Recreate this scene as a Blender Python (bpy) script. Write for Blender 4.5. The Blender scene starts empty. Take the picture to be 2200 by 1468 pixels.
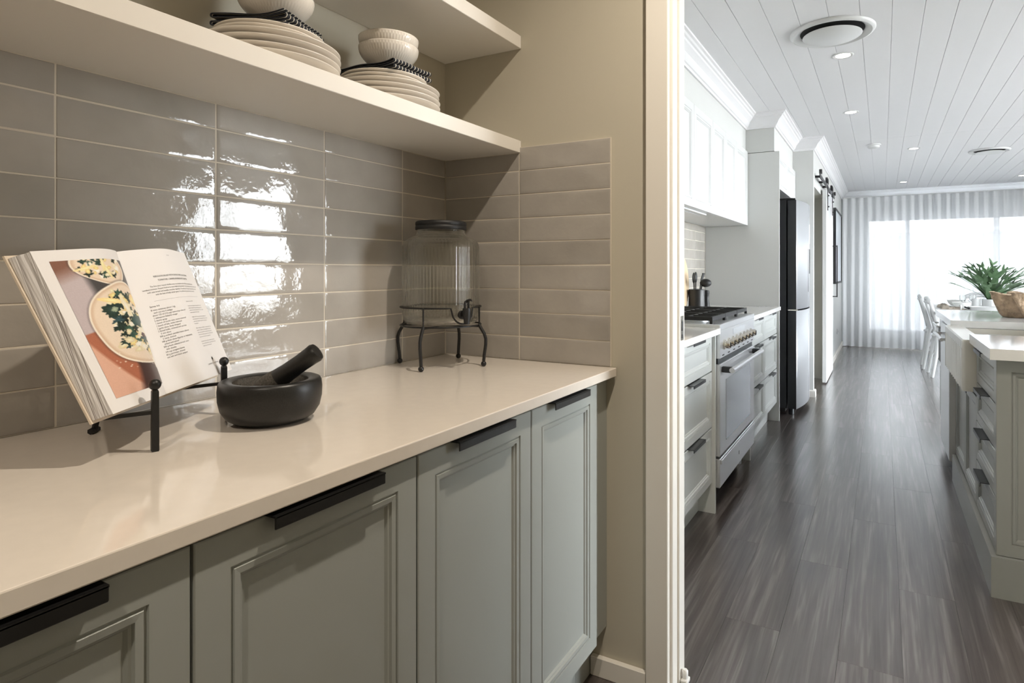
import bpy, bmesh, math, random
import numpy as np
from mathutils import Vector, Matrix, Quaternion
random.seed(7)
rng = np.random.RandomState(11)
PI = math.pi
SC = bpy.context.scene
COL = SC.collection

# ------------------------------------------------------------------ camera
cam_d = bpy.data.cameras.new('camera')
cam = bpy.data.objects.new('camera', cam_d); COL.objects.link(cam)
cam.location = (1.3189, -1.6551, 1.2042)
cam.rotation_euler = (PI/2, 0, 0.49591)
cam_d.sensor_width = 36.0; cam_d.sensor_fit = 'HORIZONTAL'
cam_d.lens = 1304.31/2200*36.0
cam_d.shift_x = (1100-1190)/2200.0
cam_d.shift_y = (582.37-734)/2200.0
cam_d.clip_start = 0.02; cam_d.clip_end = 200
SC.camera = cam

# ------------------------------------------------------------------ world, lights, exposure
W = bpy.data.worlds.new('overcast_sky'); SC.world = W
W.use_nodes = True
bgn = W.node_tree.nodes['Background']
bgn.inputs[0].default_value = (0.93, 0.962, 1.0, 1)
bgn.inputs[1].default_value = 31.0
SC.view_settings.view_transform = 'Standard'
SC.view_settings.look = 'None'
SC.view_settings.gamma = 1.0
SC.view_settings.use_curve_mapping = False
SC.view_settings.exposure = 0.12

def portal(name, loc, rot, sx, sy):
    d = bpy.data.lights.new(name, 'AREA'); d.shape = 'RECTANGLE'; d.size = sx; d.size_y = sy
    d.cycles.is_portal = True
    o = bpy.data.objects.new(name, d); o.location = loc; o.rotation_euler = rot; COL.objects.link(o)
portal('window_portal', (5.42, 2.6, 1.3), (0, PI/2, 0), 1.9, 3.2)
portal('window_portal', (5.42, 6.0, 1.3), (0, PI/2, 0), 1.9, 1.6)
portal('window_portal', (2.85, 9.42, 1.14), (-PI/2, 0, 0), 3.5, 1.8)

def spot(name, loc, power, color, radius, angle, blend, target=None):
    d = bpy.data.lights.new(name, 'SPOT'); d.energy = power; d.color = color
    d.shadow_soft_size = radius; d.spot_size = angle; d.spot_blend = blend
    o = bpy.data.objects.new(name, d); o.location = loc; COL.objects.link(o)
    return o
WARM = (1.0, 0.88, 0.735)
PANTRY_SPOTS = [(1.24, -0.62, 2.715), (1.24, -2.35, 2.715)]
for i, p in enumerate(PANTRY_SPOTS):
    spot('pantry_downlight_beam', p, (90, 62)[i], WARM, 0.028, math.radians(152), 0.9)

# ------------------------------------------------------------------ materials
def lin(c):
    c = c/255.0
    return c/12.92 if c <= 0.04045 else ((c+0.055)/1.055)**2.4
def C3(r, g, b): return (lin(r), lin(g), lin(b), 1)
MATS = {}
def mat(name, col, rough=0.5, metal=0.0, bump=0.0, bscale=60.0, var=0.0, vscale=6.0, objvar=0.0,
        spec=0.5, coat=0.0, stretch=None, bdist=0.002, detail=3.0):
    m = bpy.data.materials.new(name); m.use_nodes = True
    nt = m.node_tree; b = nt.nodes['Principled BSDF']
    b.inputs['Base Color'].default_value = col
    b.inputs['Roughness'].default_value = rough
    b.inputs['Metallic'].default_value = metal
    b.inputs['Specular IOR Level'].default_value = spec
    b.inputs['Coat Weight'].default_value = coat
    b.inputs['Coat Roughness'].default_value = 0.05
    tc = nt.nodes.new('ShaderNodeTexCoord')
    src = tc.outputs['Object']
    if stretch:
        mp = nt.nodes.new('ShaderNodeMapping'); mp.inputs['Scale'].default_value = stretch
        nt.links.new(src, mp.inputs[0]); src = mp.outputs[0]
    if var > 0 or objvar > 0:
        val = None
        if var > 0:
            n = nt.nodes.new('ShaderNodeTexNoise'); n.inputs['Scale'].default_value = vscale
            n.inputs['Detail'].default_value = detail
            nt.links.new(src, n.inputs['Vector'])
            mr = nt.nodes.new('ShaderNodeMapRange')
            mr.inputs[1].default_value = 0.25; mr.inputs[2].default_value = 0.75
            mr.inputs[3].default_value = 1-var; mr.inputs[4].default_value = 1+var
            nt.links.new(n.outputs['Fac'], mr.inputs[0]); val = mr.outputs[0]
        if objvar > 0:
            oi = nt.nodes.new('ShaderNodeObjectInfo')
            mr2 = nt.nodes.new('ShaderNodeMapRange')
            mr2.inputs[3].default_value = 1-objvar; mr2.inputs[4].default_value = 1+objvar
            nt.links.new(oi.outputs['Random'], mr2.inputs[0])
            if val is None: val = mr2.outputs[0]
            else:
                mu = nt.nodes.new('ShaderNodeMath'); mu.operation = 'MULTIPLY'
                nt.links.new(val, mu.inputs[0]); nt.links.new(mr2.outputs[0], mu.inputs[1]); val = mu.outputs[0]
        vm = nt.nodes.new('ShaderNodeVectorMath'); vm.operation = 'SCALE'
        vm.inputs[0].default_value = col[:3]
        nt.links.new(val, vm.inputs['Scale']); nt.links.new(vm.outputs[0], b.inputs['Base Color'])
    if bump > 0:
        n2 = nt.nodes.new('ShaderNodeTexNoise'); n2.inputs['Scale'].default_value = bscale
        n2.inputs['Detail'].default_value = 2.0
        nt.links.new(src, n2.inputs['Vector'])
        bp = nt.nodes.new('ShaderNodeBump'); bp.inputs['Strength'].default_value = bump
        bp.inputs['Distance'].default_value = bdist
        nt.links.new(n2.outputs['Fac'], bp.inputs['Height']); nt.links.new(bp.outputs[0], b.inputs['Normal'])
    MATS[name] = m
    return m

mat('wall_paint', C3(188, 182, 166), 0.75, bump=0.05, bscale=250)
mat('kitchen_paint', C3(200, 201, 199), 0.7, bump=0.05, bscale=250)
mat('white_paint', C3(232, 231, 227), 0.45)
mat('ceiling_white', C3(233, 233, 235), 0.5)
mat('trim_white', C3(230, 226, 218), 0.35)
mat('grout', C3(206, 198, 184), 0.85, bump=0.2, bscale=300)
mat('stone', C3(222, 214, 204), 0.09, var=0.02, vscale=40)
mat('stone_island', C3(228, 227, 226), 0.08, var=0.02, vscale=40)
mat('sage', C3(158, 162, 158), 0.30, bump=0.03, bscale=120)
mat('sage_light', C3(205, 208, 206), 0.32)
mat('island_grey', C3(142, 143, 139), 0.34)
mat('white_lacquer', C3(218, 219, 219), 0.30)
mat('shelf_white', C3(226, 222, 215), 0.40)
mat('black_metal', C3(16, 16, 17), 0.42, bump=0.05, bscale=200)
mat('matt_black', C3(24, 24, 25), 0.5)
mat('dark_steel', C3(62, 64, 67), 0.35, metal=0.6)
mat('steel', C3(222, 223, 225), 0.28, metal=0.75, bump=0.02, bscale=300, stretch=(1, 30, 1))
mat('steel_soft', C3(206, 209, 213), 0.34, metal=0.55)
mat('chrome', C3(220, 215, 205), 0.12, metal=1.0)
mat('iron', C3(20, 20, 21), 0.55)
mat('oven_glass', C3(176, 180, 186), 0.10, metal=0.7)
mat('porcelain', C3(226, 219, 209), 0.10)
mat('porcelain_white', C3(232, 232, 230), 0.15)
mat('fireclay', C3(214, 210, 202), 0.18)
mat('granite', C3(26, 26, 26), 0.38, var=0.5, vscale=400, bump=0.15, bscale=500, bdist=0.0004)
mat('granite_rough', C3(74, 70, 64), 0.8, var=0.6, vscale=350, bump=0.5, bscale=500, bdist=0.001)
mat('paper', C3(238, 236, 236), 0.45)
mat('cover_board', C3(222, 208, 190), 0.6)
mat('ink', C3(60, 58, 58), 0.7)
mat('ink_soft', C3(104, 102, 102), 0.7)
mat('wood_board', C3(214, 190, 158), 0.5, var=0.10, vscale=8, stretch=(8, 8, 1))
mat('shell_brown', C3(158, 136, 112), 0.55, var=0.5, vscale=22, bump=1.0, bscale=30, bdist=0.02)
mat('leaf_green', C3(98, 128, 92), 0.5, var=0.2, vscale=30, objvar=0.25)
mat('linen', C3(168, 158, 146), 0.9, bump=0.2, bscale=300)
mat('pot_white', C3(226, 227, 228), 0.4)
mat('chair_white', C3(205, 206, 206), 0.5)
mat('table_white', C3(212, 212, 210), 0.45)
mat('fence_pale', C3(200, 203, 207), 0.7)
mat('paving', C3(196, 194, 190), 0.9, var=0.08, vscale=3)
mat('art_print', C3(206, 212, 218), 0.3, var=0.12, vscale=2.5)
mat('aluminium_white', C3(214, 217, 222), 0.4)
mat('soil', C3(60, 50, 42), 0.95)
mat('void_dark', C3(28, 28, 30), 0.8)

def emission(name, col, s):
    m = bpy.data.materials.new(name); m.use_nodes = True
    nt = m.node_tree; nt.nodes.clear()
    e = nt.nodes.new('ShaderNodeEmission'); e.inputs[0].default_value = col; e.inputs[1].default_value = s
    o = nt.nodes.new('ShaderNodeOutputMaterial'); nt.links.new(e.outputs[0], o.inputs[0])
    MATS[name] = m
emission('led', (1.0, 0.93, 0.84, 1), 14.0)
emission('led_warm', (1.0, 0.82, 0.62, 1), 14.0)

def tile_mat():
    m = bpy.data.materials.new('glazed_tile'); m.use_nodes = True
    nt = m.node_tree; b = nt.nodes['Principled BSDF']
    tc = nt.nodes.new('ShaderNodeTexCoord'); oi = nt.nodes.new('ShaderNodeObjectInfo')
    add = nt.nodes.new('ShaderNodeVectorMath'); add.operation = 'ADD'
    cmb = nt.nodes.new('ShaderNodeMath'); cmb.operation = 'MULTIPLY'; cmb.inputs[1].default_value = 37.0
    nt.links.new(oi.outputs['Random'], cmb.inputs[0])
    nt.links.new(tc.outputs['Object'], add.inputs[0]); nt.links.new(cmb.outputs[0], add.inputs[1])
    n = nt.nodes.new('ShaderNodeTexNoise'); n.inputs['Scale'].default_value = 9.0; n.inputs['Detail'].default_value = 4
    nt.links.new(add.outputs[0], n.inputs['Vector'])
    ramp = nt.nodes.new('ShaderNodeMapRange')
    ramp.inputs[1].default_value = .3; ramp.inputs[2].default_value = .7
    ramp.inputs[3].default_value = .92; ramp.inputs[4].default_value = 1.06
    nt.links.new(n.outputs['Fac'], ramp.inputs[0])
    mr = nt.nodes.new('ShaderNodeMapRange'); mr.inputs[3].default_value = .92; mr.inputs[4].default_value = 1.07
    nt.links.new(oi.outputs['Random'], mr.inputs[0])
    mu = nt.nodes.new('ShaderNodeMath'); mu.operation = 'MULTIPLY'
    nt.links.new(ramp.outputs[0], mu.inputs[0]); nt.links.new(mr.outputs[0], mu.inputs[1])
    vm = nt.nodes.new('ShaderNodeVectorMath'); vm.operation = 'SCALE'; vm.inputs[0].default_value = C3(166, 161, 154)[:3]
    nt.links.new(mu.outputs[0], vm.inputs['Scale']); nt.links.new(vm.outputs[0], b.inputs['Base Color'])
    b.inputs['Roughness'].default_value = 0.07; b.inputs['Specular IOR Level'].default_value = .38
    # hand-made waviness: broad swell plus a fine brushed ripple
    w1 = nt.nodes.new('ShaderNodeTexNoise'); w1.inputs['Scale'].default_value = 11; w1.inputs['Detail'].default_value = 1
    w2 = nt.nodes.new('ShaderNodeTexNoise'); w2.inputs['Scale'].default_value = 70; w2.inputs['Detail'].default_value = 2
    nt.links.new(add.outputs[0], w1.inputs['Vector']); nt.links.new(add.outputs[0], w2.inputs['Vector'])
    b1 = nt.nodes.new('ShaderNodeBump'); b1.inputs['Strength'].default_value = .5; b1.inputs['Distance'].default_value = .006
    b2 = nt.nodes.new('ShaderNodeBump'); b2.inputs['Strength'].default_value = .14; b2.inputs['Distance'].default_value = .003
    nt.links.new(w1.outputs['Fac'], b1.inputs['Height']); nt.links.new(w2.outputs['Fac'], b2.inputs['Height'])
    nt.links.new(b1.outputs[0], b2.inputs['Normal']); nt.links.new(b2.outputs[0], b.inputs['Normal'])
    MATS['glazed_tile'] = m
tile_mat()

def plank_mat():
    m = bpy.data.materials.new('dark_oak_plank'); m.use_nodes = True
    nt = m.node_tree; b = nt.nodes['Principled BSDF']
    tc = nt.nodes.new('ShaderNodeTexCoord'); oi = nt.nodes.new('ShaderNodeObjectInfo')
    off = nt.nodes.new('ShaderNodeMath'); off.operation = 'MULTIPLY'; off.inputs[1].default_value = 53.0
    nt.links.new(oi.outputs['Random'], off.inputs[0])
    add = nt.nodes.new('ShaderNodeVectorMath'); add.operation = 'ADD'
    nt.links.new(tc.outputs['Object'], add.inputs[0]); nt.links.new(off.outputs[0], add.inputs[1])
    mp = nt.nodes.new('ShaderNodeMapping'); mp.inputs['Scale'].default_value = (1, 0.03, 1)
    nt.links.new(add.outputs[0], mp.inputs[0])
    g = nt.nodes.new('ShaderNodeTexNoise'); g.inputs['Scale'].default_value = 70; g.inputs['Detail'].default_value = 6; g.inputs['Distortion'].default_value = .6
    nt.links.new(mp.outputs[0], g.inputs['Vector'])
    mp2 = nt.nodes.new('ShaderNodeMapping'); mp2.inputs['Scale'].default_value = (1, 0.06, 1)
    nt.links.new(add.outputs[0], mp2.inputs[0])
    g2 = nt.nodes.new('ShaderNodeTexNoise'); g2.inputs['Scale'].default_value = 16; g2.inputs['Detail'].default_value = 3; g2.inputs['Distortion'].default_value = 1.2
    nt.links.new(mp2.outputs[0], g2.inputs['Vector'])
    cr = nt.nodes.new('ShaderNodeValToRGB')
    cr.color_ramp.elements[0].position = .38; cr.color_ramp.elements[0].color = C3(58, 50, 47)
    cr.color_ramp.elements[1].position = .64; cr.color_ramp.elements[1].color = C3(109, 102, 99)
    e = cr.color_ramp.elements.new(.52); e.color = C3(78, 70, 67)
    mx = nt.nodes.new('ShaderNodeMix'); mx.inputs[0].default_value = .5
    nt.links.new(g.outputs['Fac'], mx.inputs[2]); nt.links.new(g2.outputs['Fac'], mx.inputs[3])
    nt.links.new(mx.outputs[0], cr.inputs[0])
    mr = nt.nodes.new('ShaderNodeMapRange'); mr.inputs[3].default_value = .94; mr.inputs[4].default_value = 1.06
    nt.links.new(oi.outputs['Random'], mr.inputs[0])
    vm = nt.nodes.new('ShaderNodeVectorMath'); vm.operation = 'SCALE'
    nt.links.new(cr.outputs[0], vm.inputs[0]); nt.links.new(mr.outputs[0], vm.inputs['Scale'])
    nt.links.new(vm.outputs[0], b.inputs['Base Color'])
    b.inputs['Roughness'].default_value = .32; b.inputs['Coat Weight'].default_value = .9; b.inputs['Coat Roughness'].default_value = .2
    bp = nt.nodes.new('ShaderNodeBump'); bp.inputs['Strength'].default_value = .3; bp.inputs['Distance'].default_value = .002
    nt.links.new(g.outputs['Fac'], bp.inputs['Height']); nt.links.new(bp.outputs[0], b.inputs['Normal'])
    MATS['plank'] = m
plank_mat()

def glass_mat(name, thin, tint, ior=1.45, rough=0.0):
    m = bpy.data.materials.new(name); m.use_nodes = True
    nt = m.node_tree; nt.nodes.clear()
    g = nt.nodes.new('ShaderNodeBsdfGlass'); g.inputs['IOR'].default_value = ior; g.inputs['Roughness'].default_value = rough
    g.inputs['Color'].default_value = tint
    t = nt.nodes.new('ShaderNodeBsdfTransparent'); t.inputs[0].default_value = tint
    mx = nt.nodes.new('ShaderNodeMixShader'); mx.inputs[0].default_value = thin
    o = nt.nodes.new('ShaderNodeOutputMaterial')
    nt.links.new(g.outputs[0], mx.inputs[1]); nt.links.new(t.outputs[0], mx.inputs[2]); nt.links.new(mx.outputs[0], o.inputs[0])
    MATS[name] = m
glass_mat('jar_glass', 0.25, (0.985, 0.99, 0.982, 1))
def pane_mat():
    m = bpy.data.materials.new('window_glass'); m.use_nodes = True
    nt = m.node_tree; nt.nodes.clear()
    t = nt.nodes.new('ShaderNodeBsdfTransparent'); t.inputs[0].default_value = (.97, .98, .98, 1)
    g = nt.nodes.new('ShaderNodeBsdfGlossy'); g.inputs['Roughness'].default_value = 0.02
    fr = nt.nodes.new('ShaderNodeFresnel'); fr.inputs[0].default_value = 1.3
    mx = nt.nodes.new('ShaderNodeMixShader'); o = nt.nodes.new('ShaderNodeOutputMaterial')
    nt.links.new(fr.outputs[0], mx.inputs[0]); nt.links.new(t.outputs[0], mx.inputs[1]); nt.links.new(g.outputs[0], mx.inputs[2]); nt.links.new(mx.outputs[0], o.inputs[0])
    MATS['window_glass'] = m
pane_mat()
def sheer_mat(name, openness, tl):
    m = bpy.data.materials.new(name); m.use_nodes = True
    nt = m.node_tree; nt.nodes.clear()
    t = nt.nodes.new('ShaderNodeBsdfTransparent')
    d = nt.nodes.new('ShaderNodeBsdfDiffuse'); d.inputs[0].default_value = (.82, .83, .85, 1)
    tr = nt.nodes.new('ShaderNodeBsdfTranslucent'); tr.inputs[0].default_value = (.82, .83, .85, 1)
    m1 = nt.nodes.new('ShaderNodeMixShader'); m1.inputs[0].default_value = tl
    m2 = nt.nodes.new('ShaderNodeMixShader'); m2.inputs[0].default_value = openness
    o = nt.nodes.new('ShaderNodeOutputMaterial')
    nt.links.new(d.outputs[0], m1.inputs[1]); nt.links.new(tr.outputs[0], m1.inputs[2])
    nt.links.new(m1.outputs[0], m2.inputs[1]); nt.links.new(t.outputs[0], m2.inputs[2]); nt.links.new(m2.outputs[0], o.inputs[0])
    MATS[name] = m
sheer_mat('sheer', 0.032, .036)
sheer_mat('sheer_tape', 0.012, .025)
def stripe_mat():
    m = bpy.data.materials.new('striped_navy'); m.use_nodes = True
    nt = m.node_tree; b = nt.nodes['Principled BSDF']; b.inputs['Roughness'].default_value = .9
    at = nt.nodes.new('ShaderNodeAttribute'); at.attribute_name = 'stripe'
    mu = nt.nodes.new('ShaderNodeMath'); mu.operation = 'FRACT'
    nt.links.new(at.outputs['Fac'], mu.inputs[0])
    lt = nt.nodes.new('ShaderNodeMath'); lt.operation = 'LESS_THAN'; lt.inputs[1].default_value = .2
    nt.links.new(mu.outputs[0], lt.inputs[0])
    mx = nt.nodes.new('ShaderNodeMix'); mx.data_type = 'RGBA'
    mx.inputs[6].default_value = C3(30, 32, 40); mx.inputs[7].default_value = C3(206, 200, 186)
    nt.links.new(lt.outputs[0], mx.inputs[0]); nt.links.new(mx.outputs[2], b.inputs['Base Color'])
    MATS['striped_navy'] = m
stripe_mat()
def vcol_mat(name, attr, rough):
    m = bpy.data.materials.new(name); m.use_nodes = True
    nt = m.node_tree; b = nt.nodes['Principled BSDF']; b.inputs['Roughness'].default_value = rough
    at = nt.nodes.new('ShaderNodeAttribute'); at.attribute_name = attr
    nt.links.new(at.outputs['Color'], b.inputs['Base Color'])
    MATS[name] = m
vcol_mat('photo_print', 'print', .35)
def page_edge_mat():
    m = bpy.data.materials.new('page_edges'); m.use_nodes = True
    nt = m.node_tree; b = nt.nodes['Principled BSDF']; b.inputs['Roughness'].default_value = .8
    tc = nt.nodes.new('ShaderNodeTexCoord')
    mp = nt.nodes.new('ShaderNodeMapping'); mp.inputs['Scale'].default_value = (2, 900, 2)
    nt.links.new(tc.outputs['Object'], mp.inputs[0])
    n = nt.nodes.new('ShaderNodeTexNoise'); n.inputs['Scale'].default_value = 1.0; n.inputs['Detail'].default_value = 2
    nt.links.new(mp.outputs[0], n.inputs['Vector'])
    cr = nt.nodes.new('ShaderNodeValToRGB')
    cr.color_ramp.elements[0].position = .33; cr.color_ramp.elements[0].color = C3(140, 132, 130)
    cr.color_ramp.elements[1].position = .52; cr.color_ramp.elements[1].color = C3(226, 224, 224)
    nt.links.new(n.outputs['Fac'], cr.inputs[0]); nt.links.new(cr.outputs[0], b.inputs['Base Color'])
    MATS['page_edges'] = m
page_edge_mat()

# ------------------------------------------------------------------ mesh helpers
def wloc(o):
    v = Vector((0, 0, 0))
    while o is not None:
        v += o.location; o = o.parent
    return v
def link_mesh(name, me, m, parent=None, loc=(0, 0, 0)):
    o = bpy.data.objects.new(name, me); COL.objects.link(o)
    if m is not None and len(me.materials) == 0: me.materials.append(MATS[m])
    o.location = loc
    if parent is not None: o.parent = parent
    return o
def O(name, bm, m, parent=None, origin=None, smooth=False, local=False, angle=40):
    """bmesh built in world coordinates -> one mesh object (vertices made local to parent / origin)"""
    if parent is not None and not local:
        bmesh.ops.translate(bm, vec=-wloc(parent), verts=bm.verts)
    elif origin is not None:
        bmesh.ops.translate(bm, vec=-Vector(origin), verts=bm.verts)
    bmesh.ops.recalc_face_normals(bm, faces=bm.faces)
    if smooth:
        for f in bm.faces: f.smooth = True
        for e in bm.edges:
            if len(e.link_faces) == 2 and e.calc_face_angle(0) > math.radians(angle): e.smooth = False
    me = bpy.data.meshes.new(name); bm.to_mesh(me); bm.free()
    return link_mesh(name, me, m, parent, origin if (origin is not None and parent is None) else (0, 0, 0))
def T(name, label, cat, loc, group=None, rotz=0):
    o = bpy.data.objects.new(name, None); COL.objects.link(o)
    o.location = loc; o.rotation_euler = (0, 0, rotz); o.empty_display_size = .05
    o['label'] = label; o['category'] = cat
    if group: o['group'] = group
    return o
def tag(o, label, cat, group=None):
    o['label'] = label; o['category'] = cat
    if group: o['group'] = group
    return o
def S(o): o['kind'] = 'structure'; return o
def copy_tree(o, parent=None):
    c = o.copy(); COL.objects.link(c); c.parent = parent
    for ch in list(o.children): copy_tree(ch, c)
    return c
def B(): return bmesh.new()
def box(bm, x0, x1, y0, y1, z0, z1, bev=0.0, seg=1):
    r = bmesh.ops.create_cube(bm, size=1.0)
    vs = r['verts']
    bmesh.ops.scale(bm, vec=(x1-x0, y1-y0, z1-z0), verts=vs)
    bmesh.ops.translate(bm, vec=((x0+x1)/2, (y0+y1)/2, (z0+z1)/2), verts=vs)
    if bev > 0:
        es = list({e for v in vs for e in v.link_edges})
        bmesh.ops.bevel(bm, geom=es, offset=bev, segments=seg, affect='EDGES', profile=.5)
    return bm
def lathe(bm, prof, n=32, c=(0, 0, 0), a0=0.0, mod=None):
    rings = []
    for (r, z) in prof:
        if r < 1e-6: rings.append([bm.verts.new((c[0], c[1], c[2]+z))])
        else:
            ring = []
            for i in range(n):
                a = a0+2*PI*i/n
                rr = r*(mod(a, z) if mod else 1)
                ring.append(bm.verts.new((c[0]+rr*math.cos(a), c[1]+rr*math.sin(a), c[2]+z)))
            rings.append(ring)
    for p, q in zip(rings[:-1], rings[1:]):
        if len(p) == 1 and len(q) == 1: continue
        for i in range(n):
            j = (i+1) % n
            if len(p) == 1: bm.faces.new((p[0], q[i], q[j]))
            elif len(q) == 1: bm.faces.new((p[i], p[j], q[0]))
            else: bm.faces.new((p[i], p[j], q[j], q[i]))
    return bm
def tube(bm, pts, r, n=8, closed=False, caps=True, a0=None, flat=1.0):
    pts = [Vector(p) for p in pts]; m = len(pts)
    rs = r if isinstance(r, (list, tuple)) else [r]*m
    a0 = PI/n if a0 is None else a0
    rings = []; up = None
    for i, p in enumerate(pts):
        if closed: d = pts[(i+1) % m]-pts[i-1]
        else: d = pts[min(i+1, m-1)]-pts[max(i-1, 0)]
        d.normalize()
        if up is None:
            up = Vector((0, 0, 1)) if abs(d.z) < .9 else Vector((1, 0, 0))
        s = d.cross(up); s.normalize(); up = s.cross(d); up.normalize()
        rings.append([bm.verts.new(p+(s*math.cos(a0+2*PI*k/n)+up*math.sin(a0+2*PI*k/n)*flat)*rs[i]) for k in range(n)])
    rng_ = range(m) if closed else range(m-1)
    for i in rng_:
        p, q = rings[i], rings[(i+1) % m]
        for k in range(n):
            bm.faces.new((p[k], p[(k+1) % n], q[(k+1) % n], q[k]))
    if caps and not closed:
        bm.faces.new(rings[0]); bm.faces.new(rings[-1])
    return bm
def arc(c, r, a0, a1, n, z=0):
    return [(c[0]+r*math.cos(a0+(a1-a0)*i/n), c[1]+r*math.sin(a0+(a1-a0)*i/n), z) for i in range(n+1)]
def sweep_plan(bm, path, prof, closed=False):
    """prof: (offset to the right-hand normal, z); path: plan polyline with mitred corners"""
    m = len(path); rings = []
    for i in range(m):
        p = Vector(path[i])
        d0 = (Vector(path[i])-Vector(path[i-1])).normalized() if i > 0 else None
        d1 = (Vector(path[i+1])-Vector(path[i])).normalized() if i < m-1 else None
        if d0 is None: d0 = d1
        if d1 is None: d1 = d0
        n0 = Vector((d0.y, -d0.x)); n1 = Vector((d1.y, -d1.x))
        nn = (n0+n1); nn = nn/(1+n0.dot(n1))
        rings.append([bm.verts.new((p.x+nn.x*o, p.y+nn.y*o, z)) for (o, z) in prof])
    k = len(prof)
    for a, b in zip(rings[:-1], rings[1:]):
        for j in range(k):
            bm.faces.new((a[j], a[(j+1) % k], b[(j+1) % k], b[j]))
    bm.faces.new(rings[0]); bm.faces.new(rings[-1])
    return bm
def panel_bm(w, h, t, prof):
    """panelled front in the local frame: x = width (centred), z = height (from 0), front face at y=0 looking -y, body to y=+t.
       prof: list of (inset, depth) nested rectangles"""
    bm = B(); rings = []
    for (ins, dep) in [(0, t)]+prof:
        x0, x1, z0, z1 = -w/2+ins, w/2-ins, ins, h-ins
        rings.append([bm.verts.new(p) for p in ((x0, dep, z0), (x1, dep, z0), (x1, dep, z1), (x0, dep, z1))])
    for a, b in zip(rings[:-1], rings[1:]):
        for k in range(4): bm.faces.new((a[k], a[(k+1) % 4], b[(k+1) % 4], b[k]))
    bm.faces.new(rings[0]); bm.faces.new(rings[-1])
    return bm
PROF = [(0.0, .0015), (.0015, 0), (.045, 0), (.0465, .0035), (.0485, .0035), (.0505, .0005), (.0585, .0012), (.0605, .005), (.0635, .0058), (.0665, .010)]
PROF_S = [(0.0, .0015), (.0015, 0), (.036, 0), (.0378, .004), (.040, .004), (.0425, .0005), (.050, .002), (.053, .006), (.057, .007), (.060, .011)]
MESH = {}
def panel_mesh(w, h, t, prof, m):
    key = ('panel', round(w, 4), round(h, 4), t, id(prof), m)
    if key not in MESH:
        bm = panel_bm(w, h, t, prof); bmesh.ops.recalc_face_normals(bm, faces=bm.faces)
        me = bpy.data.meshes.new('panel'); bm.to_mesh(me); bm.free(); me.materials.append(MATS[m]); MESH[key] = me
    return MESH[key]
def front(name, parent, m, face, pos, w, h, t=.02, prof=PROF):
    """place a panelled front. face '+x': visible face at x=pos[0], centred on y=pos[1], bottom z=pos[2]"""
    o = bpy.data.objects.new(name, panel_mesh(w, h, t, prof, m)); COL.objects.link(o)
    o.rotation_euler = (0, 0, {'+x': PI/2, '-x': -PI/2, '-y': 0, '+y': PI}[face])
    o.location = Vector(pos)-wloc(parent); o.parent = parent
    return o
def edge_pull(parent, m, length, name='handle', label=None, lip=.015, out=.019, drop=.0):
    """L shaped lip pull in the local frame of a front: sits on its top edge at z=0, sticks out to -y"""
    bm = B()
    box(bm, -length/2, length/2, -out, .016, 0, .0025)
    box(bm, -length/2, length/2, -out, -out+.003, -lip, .0025, .0012)
    o = O(name, bm, m, parent, local=True)
    if label: o['label'] = label
    return o

# ================================================================== STRUCTURE
CEIL = 2.47; PCEIL = 2.74; CT = .92
# ---- floor with planks
fl = S(O('floor', box(B(), -.2, 5.6, -3.7, 9.3, -.08, -.004), 'void_dark'))
PW, PL = .178, 1.22
pm = {}
def plank_piece(w, l):
    k = (round(w, 3), round(l, 3))
    if k not in pm:
        bm = B(); box(bm, -w/2+.0002, w/2-.0002, -l/2+.0002, l/2-.0002, -.004, 0, .0004)
        me = bpy.data.meshes.new('plank'); bm.to_mesh(me); bm.free(); me.materials.append(MATS['plank']); pm[k] = me
    return pm[k]
npk = 0
x = -.05
ci = 0
while x < 2.7:
    y = -3.6+((ci*0.47) % 1.0)*PL-PL
    while y < 9.2:
        y0, y1 = max(y, -3.6), min(y+PL, 9.2)
        if y1-y0 > .1:
            o = bpy.data.objects.new('plank', plank_piece(PW, y1-y0)); COL.objects.link(o)
            o.location = (x+PW/2, (y0+y1)/2, 0); o.parent = fl; npk += 1
        y += PL
    x += PW; ci += 1
bm = B()
while x < 5.5:
    y = -3.6+((ci*0.47) % 1.0)*PL-PL
    while y < 9.2:
        y0, y1 = max(y, -3.6), min(y+PL, 9.2)
        if y1-y0 > .1: box(bm, x+.0004, x+PW-.0004, y0+.0004, y1-.0004, -.004, 0)
        y += PL
    x += PW; ci += 1
o = O('plank', bm, 'plank', fl); o['kind'] = 'stuff'

# ---- pantry and kitchen walls
GD = .0015   # grout recess behind tile faces
wb = S(O('wall_west', box(B(), -.14, -.008, -3.6, 9.3, 0, PCEIL), 'wall_paint'))
bm = B(); y0, y1 = .008, .12
box(bm, -.008, .78, y0, y1, 0, PCEIL); box(bm, 1.66, 5.5, y0, y1, 0, PCEIL); box(bm, .78, 1.66, y0, y1, 2.14, PCEIL)
we = S(O('wall_end', bm, 'wall_paint'))
S(O('wall_pantry_east', box(B(), 2.15, 2.25, -3.6, .008, 0, PCEIL), 'wall_paint'))
S(O('wall_pantry_south', box(B(), -.008, 2.15, -3.7, -3.5, 0, PCEIL), 'wall_paint'))
S(O('ceiling_pantry', box(B(), -.14, 2.25, -3.7, .12, PCEIL, PCEIL+.1), 'white_paint'))
# kitchen east wall with two windows
bm = B(); X0, X1 = 5.4, 5.52
for (a, b_) in ((.12, 1.0), (4.2, 5.2), (6.8, 9.3)): box(bm, X0, X1, a, b_, 0, CEIL)
for (a, b_) in ((1.0, 4.2), (5.2, 6.8)):
    box(bm, X0, X1, a, b_, 0, .35); box(bm, X0, X1, a, b_, 2.25, CEIL)
S(O('wall_east', bm, 'kitchen_paint'))
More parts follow.
